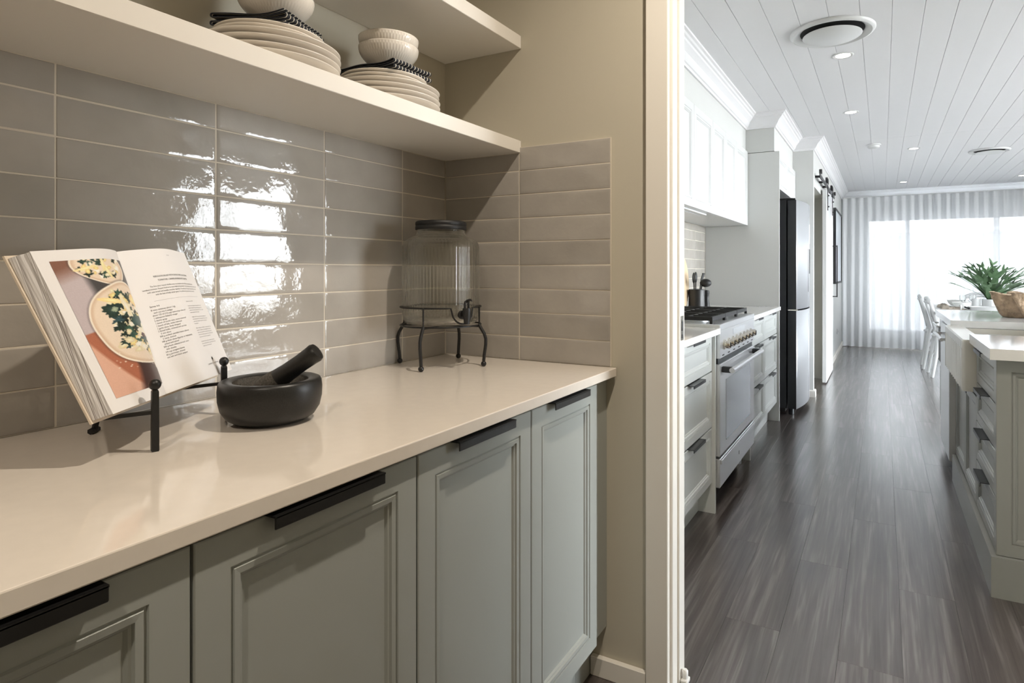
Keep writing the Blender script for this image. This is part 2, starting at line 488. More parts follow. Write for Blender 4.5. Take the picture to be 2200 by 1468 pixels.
# north wall with window
bm = B(); Y0, Y1 = 9.2, 9.32
WX0, WX1, WZ0, WZ1 = 1.09, 4.6, .23, 2.04
box(bm, -.14, WX0, Y0, Y1, 0, CEIL); box(bm, WX1, 5.52, Y0, Y1, 0, CEIL)
box(bm, WX0, WX1, Y0, Y1, 0, WZ0); box(bm, WX0, WX1, Y0, Y1, WZ1, CEIL)
S(O('wall_north', bm, 'kitchen_paint'))
# bulkheads above the cabinets, nib and inner wall with doorway opening
S(O('wall_bulkhead_range', box(B(), -.008, .332, .12, 3.476, 2.19, CEIL), 'kitchen_paint'))
S(O('wall_bulkhead_fridge', box(B(), -.008, .555, 3.476, 4.62, 2.17, CEIL), 'kitchen_paint'))
bm = B()
box(bm, -.008, .74, 4.62, 4.70, 0, CEIL)
box(bm, .64, .74, 4.70, 5.75, 2.02, CEIL)
box(bm, .64, .74, 5.75, 9.2, 0, CEIL)
S(O('wall_nib', bm, 'kitchen_paint'))
# ---- kitchen ceiling boards
ce = S(O('ceiling_kitchen', box(B(), -.14, 5.52, .12, 9.32, CEIL+.006, CEIL+.1), 'ceiling_white'))
bw = .1378; x = .534-bw*4; nb = 0
cm = {}
def board_mesh(w, l):
    k = (round(w, 3), round(l, 3))
    if k not in cm:
        bm = B(); g = .0008; c = .0016
        pr_ = [(-w/2+g, .006), (-w/2+g, c), (-w/2+g+c, 0), (w/2-g-c, 0), (w/2-g, c), (w/2-g, .006)]
        a = [bm.verts.new((px, -l/2+.0015, pz)) for px, pz in pr_]; b_ = [bm.verts.new((px, l/2-.0015, pz)) for px, pz in pr_]
        for i in range(5): bm.faces.new((a[i], a[i+1], b_[i+1], b_[i]))
        bm.faces.new(a); bm.faces.new(b_)
        bmesh.ops.recalc_face_normals(bm, faces=bm.faces)
        me = bpy.data.meshes.new('ceiling_board'); bm.to_mesh(me); bm.free(); me.materials.append(MATS['ceiling_white']); cm[k] = me
    return cm[k]
while x < 5.45:
    for (a, b_) in ((.12, 4.95), (4.95, 9.2)):
        o = bpy.data.objects.new('ceiling_board', board_mesh(bw, b_-a)); COL.objects.link(o)
        o.location = (x+bw/2, (a+b_)/2, CEIL); o.parent = ce
    x += bw
# ---- cornice
cz = CEIL
prof = [(0, cz), (0, cz-.112), (.012, cz-.112), (.014, cz-.098), (.022, cz-.094), (.030, cz-.082), (.040, cz-.062), (.056, cz-.046),
        (.066, cz-.038), (.070, cz-.028), (.080, cz-.024), (.086, cz-.014), (.098, cz-.010), (.100, cz)]
path = [(.332, .12), (.332, 3.476), (.555, 3.476), (.555, 4.62), (.74, 4.62), (.74, 9.2), (5.4, 9.2), (5.4, .12), (.332, .12)]
S(O('trim_1', sweep_plan(B(), path[:-1], prof), 'ceiling_white', smooth=True, angle=9))
# ---- skirting boards
sk = [(0, 0), (.018, 0), (.018, .058), (.012, .066), (0, .066)]
skt = [(0, 0), (.016, 0), (.016, .052), (.0155, .0535), (0, .0545)]
S(O('baseboard_end', box(B(), .552, .724, -.010, .008, 0, .056, .0015), 'trim_white'))
S(O('baseboard_kitchen', sweep_plan(B(), [(.52, 4.62), (.74, 4.62), (.74, 4.70)], sk), 'trim_white'))
S(O('baseboard_west', sweep_plan(B(), [(.74, 5.75), (.74, 9.2), (WX0+3, 9.2)], sk), 'trim_white'))
S(O('baseboard_hall', box(B(), -.008, .64, 5.72, 5.75, 0, .067), 'trim_white'))
S(O('wall_hall', box(B(), -.008, .64, 5.75, 5.85, 0, CEIL), 'kitchen_paint'))
# ---- pantry doorway lining: architraves, split jamb with sliding-door slot, strike plate
tr = S(O('trim_2', box(B(), .726, .7915, -.012, .008, 0, 2.14, .002), 'trim_white'))
S(O('trim_3', box(B(), 1.649, 1.715, -.012, .008, 0, 2.14, .002), 'trim_white'))
S(O('trim_4', box(B(), .726, 1.715, -.012, .008, 2.1405, 2.205, .002), 'trim_white'))
bm = B(); box(bm, .780, .800, .008, .050, 0, 2.12, .0015); box(bm, .780, .800, .072, .122, 0, 2.12, .0015)
jb = S(O('door_1', bm, 'trim_white'))
O('slot_liner', box(B(), .7802, .7840, .050, .072, 0, 2.12), 'wall_paint', jb)
bm = B(); box(bm, 1.640, 1.660, .008, .122, 0, 2.12, .0015); box(bm, .78, 1.66, .008, .122, 2.1202, 2.1398, .0015)
S(O('door_2', bm, 'trim_white'))
bm = B(); box(bm, .8, .8012, .083, .109, 1.000, 1.072, .0004)
st = T('strike_plate', 'small chrome strike plate let into the white sliding door jamb', 'strike plate', (.8, .096, 1.036))
O('plate', bm, 'chrome', st)
bm = B(); box(bm, .8012, .8016, .090, .102, 1.028, 1.056); box(bm, .8012, .8016, .090, .102, 1.006, 1.018)
O('latch_slot', bm, 'matt_black', st)
gd = T('door_guide', 'small pale plastic floor guide at the foot of the door jamb', 'door guide', (.808, .09, 0))
O('base', box(B(), .801, .822, .076, .106, .0, .012, .002), 'porcelain_white', gd)
O('roller', lathe(B(), [(0, .012), (.008, .012), (.009, .02), (.009, .034), (.006, .038), (0, .038)], 14, (.811, .091, 0)), 'porcelain_white', gd, smooth=True)

# ---- wall tiles
TW, TP, TH = .302, .07551, .07551
tmesh = {}
def tile_mesh(w, h):
    k = (round(w, 4), round(h, 4))
    if k not in tmesh:
        bm = B(); e = .0011; t = .009
        x0, x1, z0, z1 = -w/2+e, w/2-e, -h/2+e, h/2-e
        rings = []
        for ins, d in ((0, t), (0, .0022), (.0012, .0007), (.004, .00015), (.010, 0)):
            rings.append([bm.verts.new(p) for p in ((x0+ins, d, z0+ins), (x1-ins, d, z0+ins), (x1-ins, d, z1-ins), (x0+ins, d, z1-ins))])
        for a, b_ in zip(rings[:-1], rings[1:]):
            for q in range(4): bm.faces.new((a[q], a[(q+1) % 4], b_[(q+1) % 4], b_[q]))
        bm.faces.new(rings[0]); bm.faces.new(rings[-1])
        bmesh.ops.recalc_face_normals(bm, faces=bm.faces)
        for f in bm.faces: f.smooth = True
        for ed in bm.edges:
            if len(ed.link_faces) == 2 and ed.calc_face_angle(0) > .7: ed.smooth = False
        me = bpy.data.meshes.new('tile'); bm.to_mesh(me); bm.free(); me.materials.append(MATS['glazed_tile']); tmesh[k] = me
    return tmesh[k]
def put_tile(parent, face, a, z, w, h):
    o = bpy.data.objects.new('tile', tile_mesh(w, h)); COL.objects.link(o); o.parent = parent
    j = lambda s: random.uniform(-s, s)
    if face == 'x':
        o.location = (j(.0003), a, z); o.rotation_euler = (j(.004), j(.003), PI/2+j(.0035))
    else:
        o.location = (a, j(.0003), z); o.rotation_euler = (j(.004), j(.003), j(.0035))
SHELF_B = 1.582
O('grout_bed', box(B(), -.008, -GD, -2.2, -.0, CT, SHELF_B), 'grout', wb)
O('grout_bed', box(B(), -.0015, .6137, GD, .008, CT, SHELF_B), 'grout', we)
O('grout_bed', box(B(), .2975, .6137, GD, .008, SHELF_B, 1.600), 'grout', we)
edges_y = [0, -.2105]
while edges_y[-1] > -2.2: edges_y.append(edges_y[-1]-TW)
rows = [(CT+i*TP, min(CT+(i+1)*TP, SHELF_B)) for i in range(9)]
for (z0, z1) in rows:
    for a, b_ in zip(edges_y[:-1], edges_y[1:]):
        b2 = max(b_, -2.2)
        if a-b2 > .02: put_tile(wb, 'x', (a+b2)/2, (z0+z1)/2, a-b2, z1-z0)
for i in range(9):
    z0, z1 = CT+i*TP, CT+(i+1)*TP
    z1a = min(z1, SHELF_B)
    put_tile(we, 'y', .2977/2, (z0+z1a)/2, .2977, z1a-z0)
    put_tile(we, 'y', (.2977+.6137)/2, (z0+z1)/2, .316, z1-z0)
# kitchen splashback
O('grout_bed', box(B(), -.008, -GD, 1.9, 3.474, CT, 1.575), 'grout', wb)
zz = CT
while zz < 1.57:
    z1 = min(zz+TP, 1.575)
    yy = 3.474
    while yy > 1.95:
        y1 = max(yy-TW, 1.9)
        put_tile(wb, 'x', (yy+y1)/2, (zz+z1)/2, yy-y1, z1-zz); yy = y1
    zz = z1

# ---- north window: frame, mullions, panes
w1 = S(O('window_1', (lambda b: (box(b, WX0, WX1, 9.23, 9.29, WZ0, WZ0+.05), box(b, WX0, WX1, 9.23, 9.29, WZ1-.05, WZ1),
        box(b, WX0, WX0+.05, 9.23, 9.29, WZ0+.05, WZ1-.05), box(b, WX1-.05, WX1, 9.23, 9.29, WZ0+.05, WZ1-.05), b)[-1])(B()), 'aluminium_white'))
for xm in (1.655, 2.79, 3.7):
    O('mullion', box(B(), xm-.035, xm+.035, 9.232, 9.288, WZ0+.05, WZ1-.05), 'aluminium_white', w1)
xs = [WX0+.05, 1.655, 2.79, 3.7, WX1-.05]
for a, b_ in zip(xs[:-1], xs[1:]):
    O('pane', box(B(), a+.0, b_, 9.258, 9.262, WZ0+.05, WZ1-.05), 'window_glass', w1)
for n_, (a, b_) in enumerate(((1.0, 4.2), (5.2, 6.8))):
    bm = B()
    for (p, q) in ((a, a+.05), (b_-.05, b_), ((a+b_)/2-.03, (a+b_)/2+.03)): box(bm, 5.43, 5.49, p, q, .35, 2.25)
    box(bm, 5.43, 5.49, a+.05, b_-.05, .35, .40); box(bm, 5.43, 5.49, a+.05, b_-.05, 2.20, 2.25)
    w_ = S(O('window_%d' % (n_+2), bm, 'aluminium_white'))
    for (p, q) in ((a+.05, (a+b_)/2-.03), ((a+b_)/2+.03, b_-.05)): O('pane', box(B(), 5.458, 5.462, p, q, .40, 2.20), 'window_glass', w_)
# ---- outside
g_ = S(O('ground_outside', box(B(), -20, 40, 9.4, 40, -.3, -.2), 'paving'))
S(O('ground_outside_east', box(B(), 5.6, 40, -20, 9.4, -.3, -.2), 'paving'))
fe = T('garden_fence', 'pale vertical-boarded fence seen faintly through the sheer curtains', 'fence', (3, 13.2, -.2))
for i in range(36):
    O('fence_board', box(B(), -1.5+i*.26, -1.5+i*.26+.235, 13.2, 13.23, -.2, 1.95), 'fence_pale', fe)
O('fence_cap', box(B(), -1.5, 7.86, 13.17, 13.26, 1.951, 2.02), 'fence_pale', fe)
for i in range(5):
    O('fence_post', box(B(), -1.4+i*2.2, -1.31+i*2.2, 13.10, 13.19, -.2, 1.94), 'fence_pale', fe)

# ================================================================== PANTRY
# ---- base cabinets (one per door)
DX = .618; DZ0, DZ1 = .157, .887
def pantry_cabinet(y0, y1, label):
    t = T('base_cabinet', label, 'cabinet', (.3, (y0+y1)/2, 0), 'pantry base cabinets')
    bm = B(); box(bm, .002, DX-.0215, y0+.001, y1-.001, .15, .894)
    O('body', bm, 'sage', t)
    O('kickboard', box(B(), .535, .550, y0+.0005, y1-.0005, 0, .1498), 'sage', t)
    d = front('door', t, 'sage', '+x', (DX, (y0+y1)/2, DZ0), (y1-y0)-.004, DZ1-DZ0)
    h = edge_pull(d, 'black_metal', .196, label='black metal lip pull on the top edge of the door')
    h.location = (0, 0, DZ1-DZ0)
    return t
YB = [-2.006, -1.622, -1.237, -.851, -.467, -.105]
for (a, b_), lab in zip(zip(YB[:-1], YB[1:]), (
        'sage grey panelled pantry cabinet at the closed end of the run',
        'sage grey panelled pantry cabinet below the open cookbook',
        'sage grey panelled pantry cabinet below the black stone mortar',
        'sage grey panelled pantry cabinet between the mortar end and the corner cabinet',
        'sage grey panelled pantry cabinet in the corner below the glass drink dispenser')):
    pantry_cabinet(a, b_, lab)
bm = B(); box(bm, .002, .598, -.1045, .0075, .15, .894); box(bm, .535, .55, -.1045, .0075, 0, .1498)
tag(O('filler_panel', bm, 'sage', origin=(.55, -.05, 0)), 'narrow sage grey filler panel between corner cabinet and end wall', 'filler panel')
ct = tag(O('countertop', box(B(), .0006, .633, -2.05, -.0006, .895, CT, .002, 2), 'stone', origin=(.3, -1, .895)),
    'pale stone pantry countertop with square polished edge', 'countertop')
for z0, z1, lab in ((1.582, 1.621, 'thick white open shelf holding the stacked plates'), (1.917, 1.958, 'thick white open shelf above the stacked plates')):
    tag(O('wall_shelf', box(B(), -.0075, .300, -2.2, .0072, z0, z1, .0012), 'shelf_white', origin=(.15, -1, z0)), lab, 'shelf')
# pantry ceiling downlights (out of the frame, above the camera)
for i, (px, py, pz) in enumerate(PANTRY_SPOTS):
    t = T('downlight', ('recessed pantry downlight above the mortar', 'recessed pantry downlight away from the doorway')[i], 'downlight', (px, py, PCEIL))
    O('trim_ring', lathe(B(), [(.034, 0), (.050, 0), (.050, -.004), (.046, -.007), (.034, -.003)], 32, (px, py, PCEIL-.0002)), 'white_paint', t, smooth=True)
    O('lens', lathe(B(), [(0, -.0005), (.034, -.0005), (.034, -.002), (0, -.002)], 24, (px, py, PCEIL)), 'led_warm', t)

# ---- plates, napkins and bowls on the shelf
def plate_mesh(name, R, h):
    bm = B()
    prof = [(0, .0012), (R*.58, .0012), (R*.60, 0), (R*.63, 0), (R*.66, .004), (R*.76, h*.50), (R*.92, h*.84), (R*.99, h*.97), (R, h+.0012), (R*.99, h+.0022),
            (R*.93, h*.96), (R*.77, h*.66), (R*.66, .0072), (R*.5, .0058), (0, .0055)]
    lathe(bm, prof, 72)
    bmesh.ops.recalc_face_normals(bm, faces=bm.faces)
    for f in bm.faces: f.smooth = True
    me = bpy.data.meshes.new(name); bm.to_mesh(me); bm.free(); me.materials.append(MATS['porcelain']); return me
BIG = plate_mesh('dinner_plate', .141, .021); SML = plate_mesh('side_plate', .112, .016)
def bowl_mesh():
    R, H = .0785, .058; n = 240; k = 60
    def outer(t): return (.42+.58*math.sin(min(1, t*1.02)*PI/2)**.8)*R
    rows = 26; prof = [(0, .002), (R*.36, .002), (R*.37, 0), (R*.41, 0)]
    rel = [0]*4
    for i in range(rows+1):
        t = i/rows; prof.append((outer(t), .002+t*(H-.002)))
    for i in range(14, -1, -1):
        t = i/14; prof.append((outer(t)-.0045, .008+t*(H-.0085)))
    prof.append((0, .007))
    def mod(a, z):
        t = (z-.002)/(H-.002)
        if t < .05 or t > .93: return 1
        row = t*3.6; ri = int(row); fr_ = row-ri
        ph = (ri % 2)*PI
        v = abs(math.cos(a*k/2+ph/2))
        cap = min(1, min(fr_, 1-fr_)*6+.25)
        return 1-.011*(1-v)**1.2*cap
    bm = B()
    npo = 4+rows+1
    rings = []
    for i, (r, z) in enumerate(prof):
        if r < 1e-6: rings.append([bm.verts.new((0, 0, z))]); continue
        f = mod if 4 <= i < npo else (lambda a, z: 1)
        rings.append([bm.verts.new((r*f(2*PI*j/n, z)*math.cos(2*PI*j/n), r*f(2*PI*j/n, z)*math.sin(2*PI*j/n), z)) for j in range(n)])
    for p, q in zip(rings[:-1], rings[1:]):
        for i in range(n):
            j = (i+1) % n
            if len(p) == 1: bm.faces.new((p[0], q[i], q[j]))
            elif len(q) == 1: bm.faces.new((p[i], p[j], q[0]))
            else: bm.faces.new((p[i], p[j], q[j], q[i]))
    bmesh.ops.recalc_face_normals(bm, faces=bm.faces)
    for f in bm.faces: f.smooth = True
    me = bpy.data.meshes.new('bowl'); bm.to_mesh(me); bm.free(); me.materials.append(MATS['porcelain']); return me
BOWL = bowl_mesh()
def napkin_mesh(w, L, layers, seed):
    r = random.Random(seed)
    pts = []; hz = .0062
    for k in range(layers):
        xs_ = [-w/2+w*i/22 for i in range(23)]
        if k % 2: xs_ = xs_[::-1]
        e = r.uniform(0, .010)
        for xx in xs_: pts.append((xx*(1-e/w), k*hz+.0012, k))
        if k < layers-1:
            sx = 1 if k % 2 == 0 else -1
            for q in range(1, 6):
                a = -PI/2+PI*q/6
                pts.append((sx*(w/2*(1-e/w)+hz/2*math.cos(a)*1.1), k*hz+hz/2+hz/2*math.sin(a)+.0012, k+.5))
    m = len(pts); bm = B(); th = .0009
    NS = 60; rows = []
    for j in range(NS+1):
        yy = -L/2+L*j/NS; row = []
        for i, (xx, zz, k) in enumerate(pts):
            d = Vector((pts[min(i+1, m-1)][0]-pts[max(i-1, 0)][0], pts[min(i+1, m-1)][1]-pts[max(i-1, 0)][1]))
            d.normalize(); nx, nz = -d.y, d.x
            s_ = zz/(layers*hz)
            dz = .0038*math.sin(xx*38+seed+yy*11)*s_+.006*s_*(abs(xx)/(w/2))**3+.0015*math.sin(yy*55+seed)*s_
            row.append((bm.verts.new((xx+nx*th, yy, zz+nz*th+dz)), bm.verts.new((xx-nx*th, yy, zz-nz*th+dz))))
        rows.append(row)
    for j in range(NS):
        for i in range(m-1):
            a, b_, c, d = rows[j][i], rows[j][i+1], rows[j+1][i+1], rows[j+1][i]
            bm.faces.new((a[0], b_[0], c[0], d[0])); bm.faces.new((a[1], d[1], c[1], b_[1]))
        a, d = rows[j][0], rows[j+1][0]; bm.faces.new((a[0], d[0], d[1], a[1]))
        a, d = rows[j][-1], rows[j+1][-1]; bm.faces.new((a[0], a[1], d[1], d[0]))
    for j in (0, NS):
        for i in range(m-1): bm.faces.new((rows[j][i][0], rows[j][i+1][0], rows[j][i+1][1], rows[j][i][1]))
    bmesh.ops.recalc_face_normals(bm, faces=bm.faces)
    for f in bm.faces: f.smooth = True
    me = bpy.data.meshes.new('napkin'); bm.to_mesh(me); bm.free(); me.materials.append(MATS['striped_navy'])
    at = me.attributes.new('stripe', 'FLOAT', 'POINT')
    at.data.foreach_set('value', [v.co.y/.0125+.5 for v in me.vertices])
    return me
def stack(cx, cy, where, nw, rot, seed):
    z = 1.621
    words = ('bottom', 'second', 'third', 'top')
    for i in range(4):
        o = link_mesh('dinner_plate', BIG, None, None, (cx+random.uniform(-.003, .003), cy+random.uniform(-.003, .003), z+.0003))
        tag(o, '%s large white dinner plate of the four in the stack %s' % (words[i], where), 'plate', 'dinner plates in the stack '+where); z += .0132
    z += .0035-.0010
    words = ('lowest', 'middle', 'uppermost')
    for i in range(3):
        o = link_mesh('side_plate', SML, None, None, (cx+random.uniform(-.004, .002)-.006, cy+random.uniform(-.003, .003), z+.0003))
        tag(o, '%s small white side plate of the three in the stack %s' % (words[i], where), 'plate', 'side plates in the stack '+where); z += .0092
    z += .0085
    nm = napkin_mesh(nw, .150, 4, seed)
    o = link_mesh('napkin', nm, None, None, (cx-.004, cy-.004, z+.0022)); o.rotation_euler = (0, 0, rot)
    tag(o, 'folded navy napkin with cream pinstripes on the plate stack '+where, 'napkin', 'striped napkins on the plate stacks')
    z += .0292
    for i in range(2):
        o = link_mesh('bowl', BOWL, None, None, (cx+.004, cy+.006, z+.0004+i*.0255)); o.rotation_euler = (0, 0, .1*i)
        tag(o, ('lower', 'upper')[i]+' white fluted bowl nested on the napkin of the plate stack '+where, 'bowl', 'fluted bowls on the plate stacks')
stack(.148, -.437, 'near the end wall', .195, math.radians(2), 3)
stack(.148, -.782, 'above the stone mortar', .170, math.radians(200), 5)

# ---- glass drink dispenser on its wire stand
JX, JY = .143, -.200
dr = lambda a, r, z: (JX+r*math.cos(a), JY+r*math.sin(a), z)
st = T('dispenser_stand', 'black wire stand with four ball-footed legs under the drink dispenser', 'stand', (JX, JY, CT))
LA = [math.radians(15+90*k) for k in range(4)]
u0, u1 = math.radians(-38), math.radians(-2)
pts = arc((JX, JY), .1195, u1, u0+2*PI, 60, 1.097)
um = (u0+u1)/2
U = []
for k in range(0, 13):
    s_ = k/12.0; a = u0+(u1-u0)*s_
    U.append(dr(a, .1215, 1.097-.046*math.sin(PI*s_)**.45))
O('upper_ring', tube(B(), pts+U[1:-1], .0026, 8, closed=True), 'black_metal', st, smooth=True)
O('lower_ring', tube(B(), arc((JX, JY), .1195, 0, 2*PI*59/60, 59, 1.0425), .0026, 8, closed=True), 'black_metal', st, smooth=True)
for a in (LA[0], LA[2]):
    O('cross_bar', tube(B(), [dr(a, .1195, 1.0385), dr(a+PI, .1195, 1.0385)], .0022, 8), 'black_metal', st, smooth=True) if a == LA[0] else None
O('cross_bar', tube(B(), [dr(LA[1], .1195, 1.0385), dr(LA[1]+PI, .1195, 1.0385)], .0022, 8), 'black_metal', st, smooth=True)
for a in LA:
    O('strut', tube(B(), [dr(a, .1225, 1.0455), dr(a, .1225, 1.098)], .0026, 8), 'black_metal', st, smooth=True)
    P = [dr(a, .1215, 1.0445), dr(a, .128, 1.034), dr(a, .1385, 1.017), dr(a, .1430, 1.003), dr(a, .1430, .985), dr(a, .1385, .955), dr(a, .1365, .936)]
    lg = O('leg', tube(B(), P, [.0048]*7, 8), 'black_metal', st, smooth=True)
    bm = B(); bmesh.ops.create_uvsphere(bm, u_segments=14, v_segments=10, radius=.0082, matrix=Matrix.Translation(dr(a, .1365, CT+.0082)))
    O('ball_foot', bm, 'black_metal', lg, smooth=True)
jr = T('drink_dispenser', 'ribbed clear glass drink dispenser with black screw lid and tap', 'drink dispenser', (JX, JY, 1.0455))
zb = 1.0455
outer = [(0, .003), (.080, .003), (.092, 0), (.103, .003), (.1105, .012), (.1135, .026), (.1145, .038)]+[(.1145, .038+i*.0375) for i in range(1, 6)]+[(.1140, .232), (.1115, .243), (.104, .2525), (.090, .2590), (.079, .2635), (.0735, .270), (.0725, .279), (.0725, .300)]
inner = [(.0675, .300), (.0675, .272), (.075, .260), (.090, .2540), (.102, .2470), (.1082, .239), (.1100, .230)]+[(.1100, .2255-i*.0375) for i in range(1, 6)]+[(.1085, .026), (.104, .014), (.090, .009), (0, .010)]
def ribs(a, z):
    if .030 < z < .236: return 1+.0050*math.cos(72*a)
    return 1
bm = B(); lathe(bm, outer, 432, (JX, JY, zb), mod=ribs)
bm2 = B(); lathe(bm2, inner, 72, (JX, JY, zb))
me_t = bpy.data.meshes.new('tmp'); bmesh.ops.reverse_faces(bm2, faces=bm2.faces); bm2.to_mesh(me_t); bm2.free()
bmesh.ops.recalc_face_normals(bm, faces=bm.faces)
bm.from_mesh(me_t); bpy.data.meshes.remove(me_t)
# close the rim between outer and inner wall
def ring_at(r, z, n):
    return
bm.verts.ensure_lookup_table()
rim_o = [v for v in bm.verts if abs(v.co.z-(zb+.300)) < 1e-6 and (Vector((v.co.x-JX, v.co.y-JY)).length) > .070]
rim_i = [v for v in bm.verts if abs(v.co.z-(zb+.300)) < 1e-6 and (Vector((v.co.x-JX, v.co.y-JY)).length) < .070]
ang = lambda v: math.atan2(v.co.y-JY, v.co.x-JX) % (2*PI)
rim_o.sort(key=ang); rim_i.sort(key=ang)
st_ = len(rim_o)//len(rim_i)
ni = len(rim_i)
for i in range(ni):
    seq = [rim_o[(i*st_+q) % len(rim_o)] for q in range(st_+1)]
    bm.faces.new(seq+[rim_i[(i+1) % ni], rim_i[i]])
for f in bm.faces: f.smooth = True
for v in bm.verts: v.co -= Vector((JX, JY, zb))
bmesh.ops.recalc_face_normals(bm, faces=bm.faces)
jar = O('glass_jar', bm, 'jar_glass', jr, local=True)
for p in jar.data.polygons: p.use_smooth = True
O('lid', lathe(B(), [(0, .308), (.072, .308), (.0755, .3055), (.0765, .302), (.0765, .296), (.0750, .294), (.0765, .292), (.0765, .284), (.0750, .2815), (.0735, .2815), (.0735, .3005), (0, .3005)], 64, (JX, JY, zb)), 'matt_black', jr, smooth=True)
ta = math.radians(-21)
tp = T  # tap built along the local radial direction
def rad(d, s, z):   # d outwards from axis, s sideways
    return Vector((JX+d*math.cos(ta)-s*math.sin(ta), JY+d*math.sin(ta)+s*math.cos(ta), z))
bm = B()
tube(bm, [rad(.112, 0, 1.078), rad(.114, 0, 1.078), rad(.1155, 0, 1.078), rad(.1225, 0, 1.078), rad(.124, 0, 1.078)], [.009, .009, .0125, .0125, .0105], 20)
tube(bm, [rad(.120, 0, 1.078), rad(.140, 0, 1.078)], .0075, 14)
tap = O('tap', bm, 'matt_black', jr, smooth=True)
tube_b = B(); tube(tube_b, [rad(.144, 0, 1.098), rad(.144, 0, 1.093), rad(.144, 0, 1.076), rad(.144, 0, 1.060), rad(.144, 0, 1.052)], [.0115, .0120, .0115, .0085, .0080], 16)
O('spout', tube_b, 'matt_black', tap, smooth=True)
bm = B()
for s_ in (-.006, .006):
    tube(bm, [rad(.144, s_, 1.097), rad(.143, s_, 1.112), rad(.146, s_*.9, 1.118)], [.0035, .0035, .003], 8)
tube(bm, [rad(.140, 0, 1.115), rad(.150, 0, 1.1205), rad(.162, 0, 1.1225), rad(.170, 0, 1.119)], [.0055, .0060, .0050, .0022], 10, flat=.6)
O('lever', bm, 'matt_black', tap, smooth=True)

# ---- mortar and pestle
MX, MY = .297, -.896
mo = T('mortar', 'squat black stone mortar bowl with flat rim', 'mortar', (MX, MY, CT))
O('bowl_body', lathe(B(), [(0, .0005), (.050, .0005), (.064, .003), (.077, .011), (.0865, .026), (.0905, .044), (.0912, .062), (.0898, .074), (.0875, .0785), (.084, .0800), (.069, .0785), (.0660, .0765)], 72, (MX, MY, CT)), 'granite', mo, smooth=True, angle=60)
O('hollow', lathe(B(), [(.0661, .0766), (.0635, .066), (.056, .050), (.042, .037), (.022, .030), (0, .0285)], 56, (MX, MY, CT)), 'granite_rough', mo, smooth=True)
Rv = Vector((math.cos(.49591), math.sin(.49591), 0)); Fv = Vector((-math.sin(.49591), math.cos(.49591), 0))
p0 = Vector((MX, MY, .9720))-Rv*.024; p1 = Vector((MX, MY, 1.052))+Rv*.088+Fv*.004
pe = T('pestle', 'black stone pestle leaning in the mortar with worn grey end', 'pestle', tuple(p0))
ax = (p1-p0)
bm = B(); q = lambda s_: p0+ax*s_
tube(bm, [q(s_) for s_ in (.34, .5, .72, .88, .95, .985, 1.0)], [.0195, .0175, .0168, .0178, .0186, .0165, .010], 24)
O('shaft', bm, 'granite', pe, smooth=True)
bm = B(); tube(bm, [q(s_) for s_ in (-.02, .02, .08, .18, .30, .34)], [.010, .0170, .0205, .0215, .0203, .0195], 24)
O('grinding_end', bm, 'granite_rough', pe, smooth=True)

# ---- cookbook on its iron stand
P1 = Vector((.311, -1.113, 0)); P2 = Vector((.173, -.909, 0))
tdir = (P2-P1).normalized(); ndir = Vector((-tdir.y, tdir.x, 0)) if -tdir.y < 0 else Vector((tdir.y, -tdir.x, 0))
if ndir.x < 0: ndir = -ndir
mid = (P1+P2)/2
cs = T('book_stand', 'black iron easel stand with ball-topped front posts holding the cookbook', 'book stand', (mid.x, mid.y, CT))
LEAN = math.radians(20)
upv = Vector((0, 0, math.cos(LEAN)))-ndir*math.sin(LEAN)
Nv = ndir*math.cos(LEAN)+Vector((0, 0, math.sin(LEAN)))
BO = mid-ndir*.0235+Vector((0, 0, .9945))       # book origin: bottom centre of the page plane
backp = BO-Nv*.049                            # back of the cover board
for P in (P1, P2):
    po = O('front_post', tube(B(), [P+Vector((0, 0, CT)), P+Vector((0, 0, CT+.002)), P+Vector((0, 0, 1.014)), P+Vector((0, 0, 1.017))], [.0062, .0072, .0066, .005], 4, a0=PI/4+.3), 'black_metal', cs)
    bm = B(); bmesh.ops.create_uvsphere(bm, u_segments=16, v_segments=12, radius=.0088, matrix=Matrix.Translation(P+Vector((0, 0, 1.0252))))
    O('ball', bm, 'black_metal', po, smooth=True)
    e = P-ndir*.076
    O('ledge_arm', tube(B(), [P+Vector((0, 0, .982)), e+Vector((0, 0, .974))], .0042, 4), 'black_metal', cs)
    k0 = e+Vector((0, 0, .974)); 
    O('back_upright', tube(B(), [k0, k0+upv*.155], .004, 4), 'black_metal', cs)
k1 = P1-ndir*.080; k2 = P2-ndir*.080
O('cross_bar', tube(B(), [k1+Vector((0, 0, .974)), k2+Vector((0, 0, .974))], .004, 4), 'black_metal', cs)
O('cross_bar', tube(B(), [k1+Vector((0, 0, .981))+upv*.13, k2+Vector((0, 0, .981))+upv*.13], .004, 4), 'black_metal', cs)
rf = mid-ndir*.165
O('rear_leg', tube(B(), [(k1+k2)/2+Vector((0, 0, .981))+upv*.13, rf+Vector((0, 0, CT+.004))], .0048, 4), 'black_metal', cs)
O('rear_foot', tube(B(), [rf-tdir*.010+Vector((0, 0, CT+.0055)), rf+tdir*.010+Vector((0, 0, CT+.0055))], .0055, 6), 'black_metal', cs)

bk = T('cookbook', 'thick open cookbook showing a salad photo and a printed recipe page', 'book', tuple(BO))
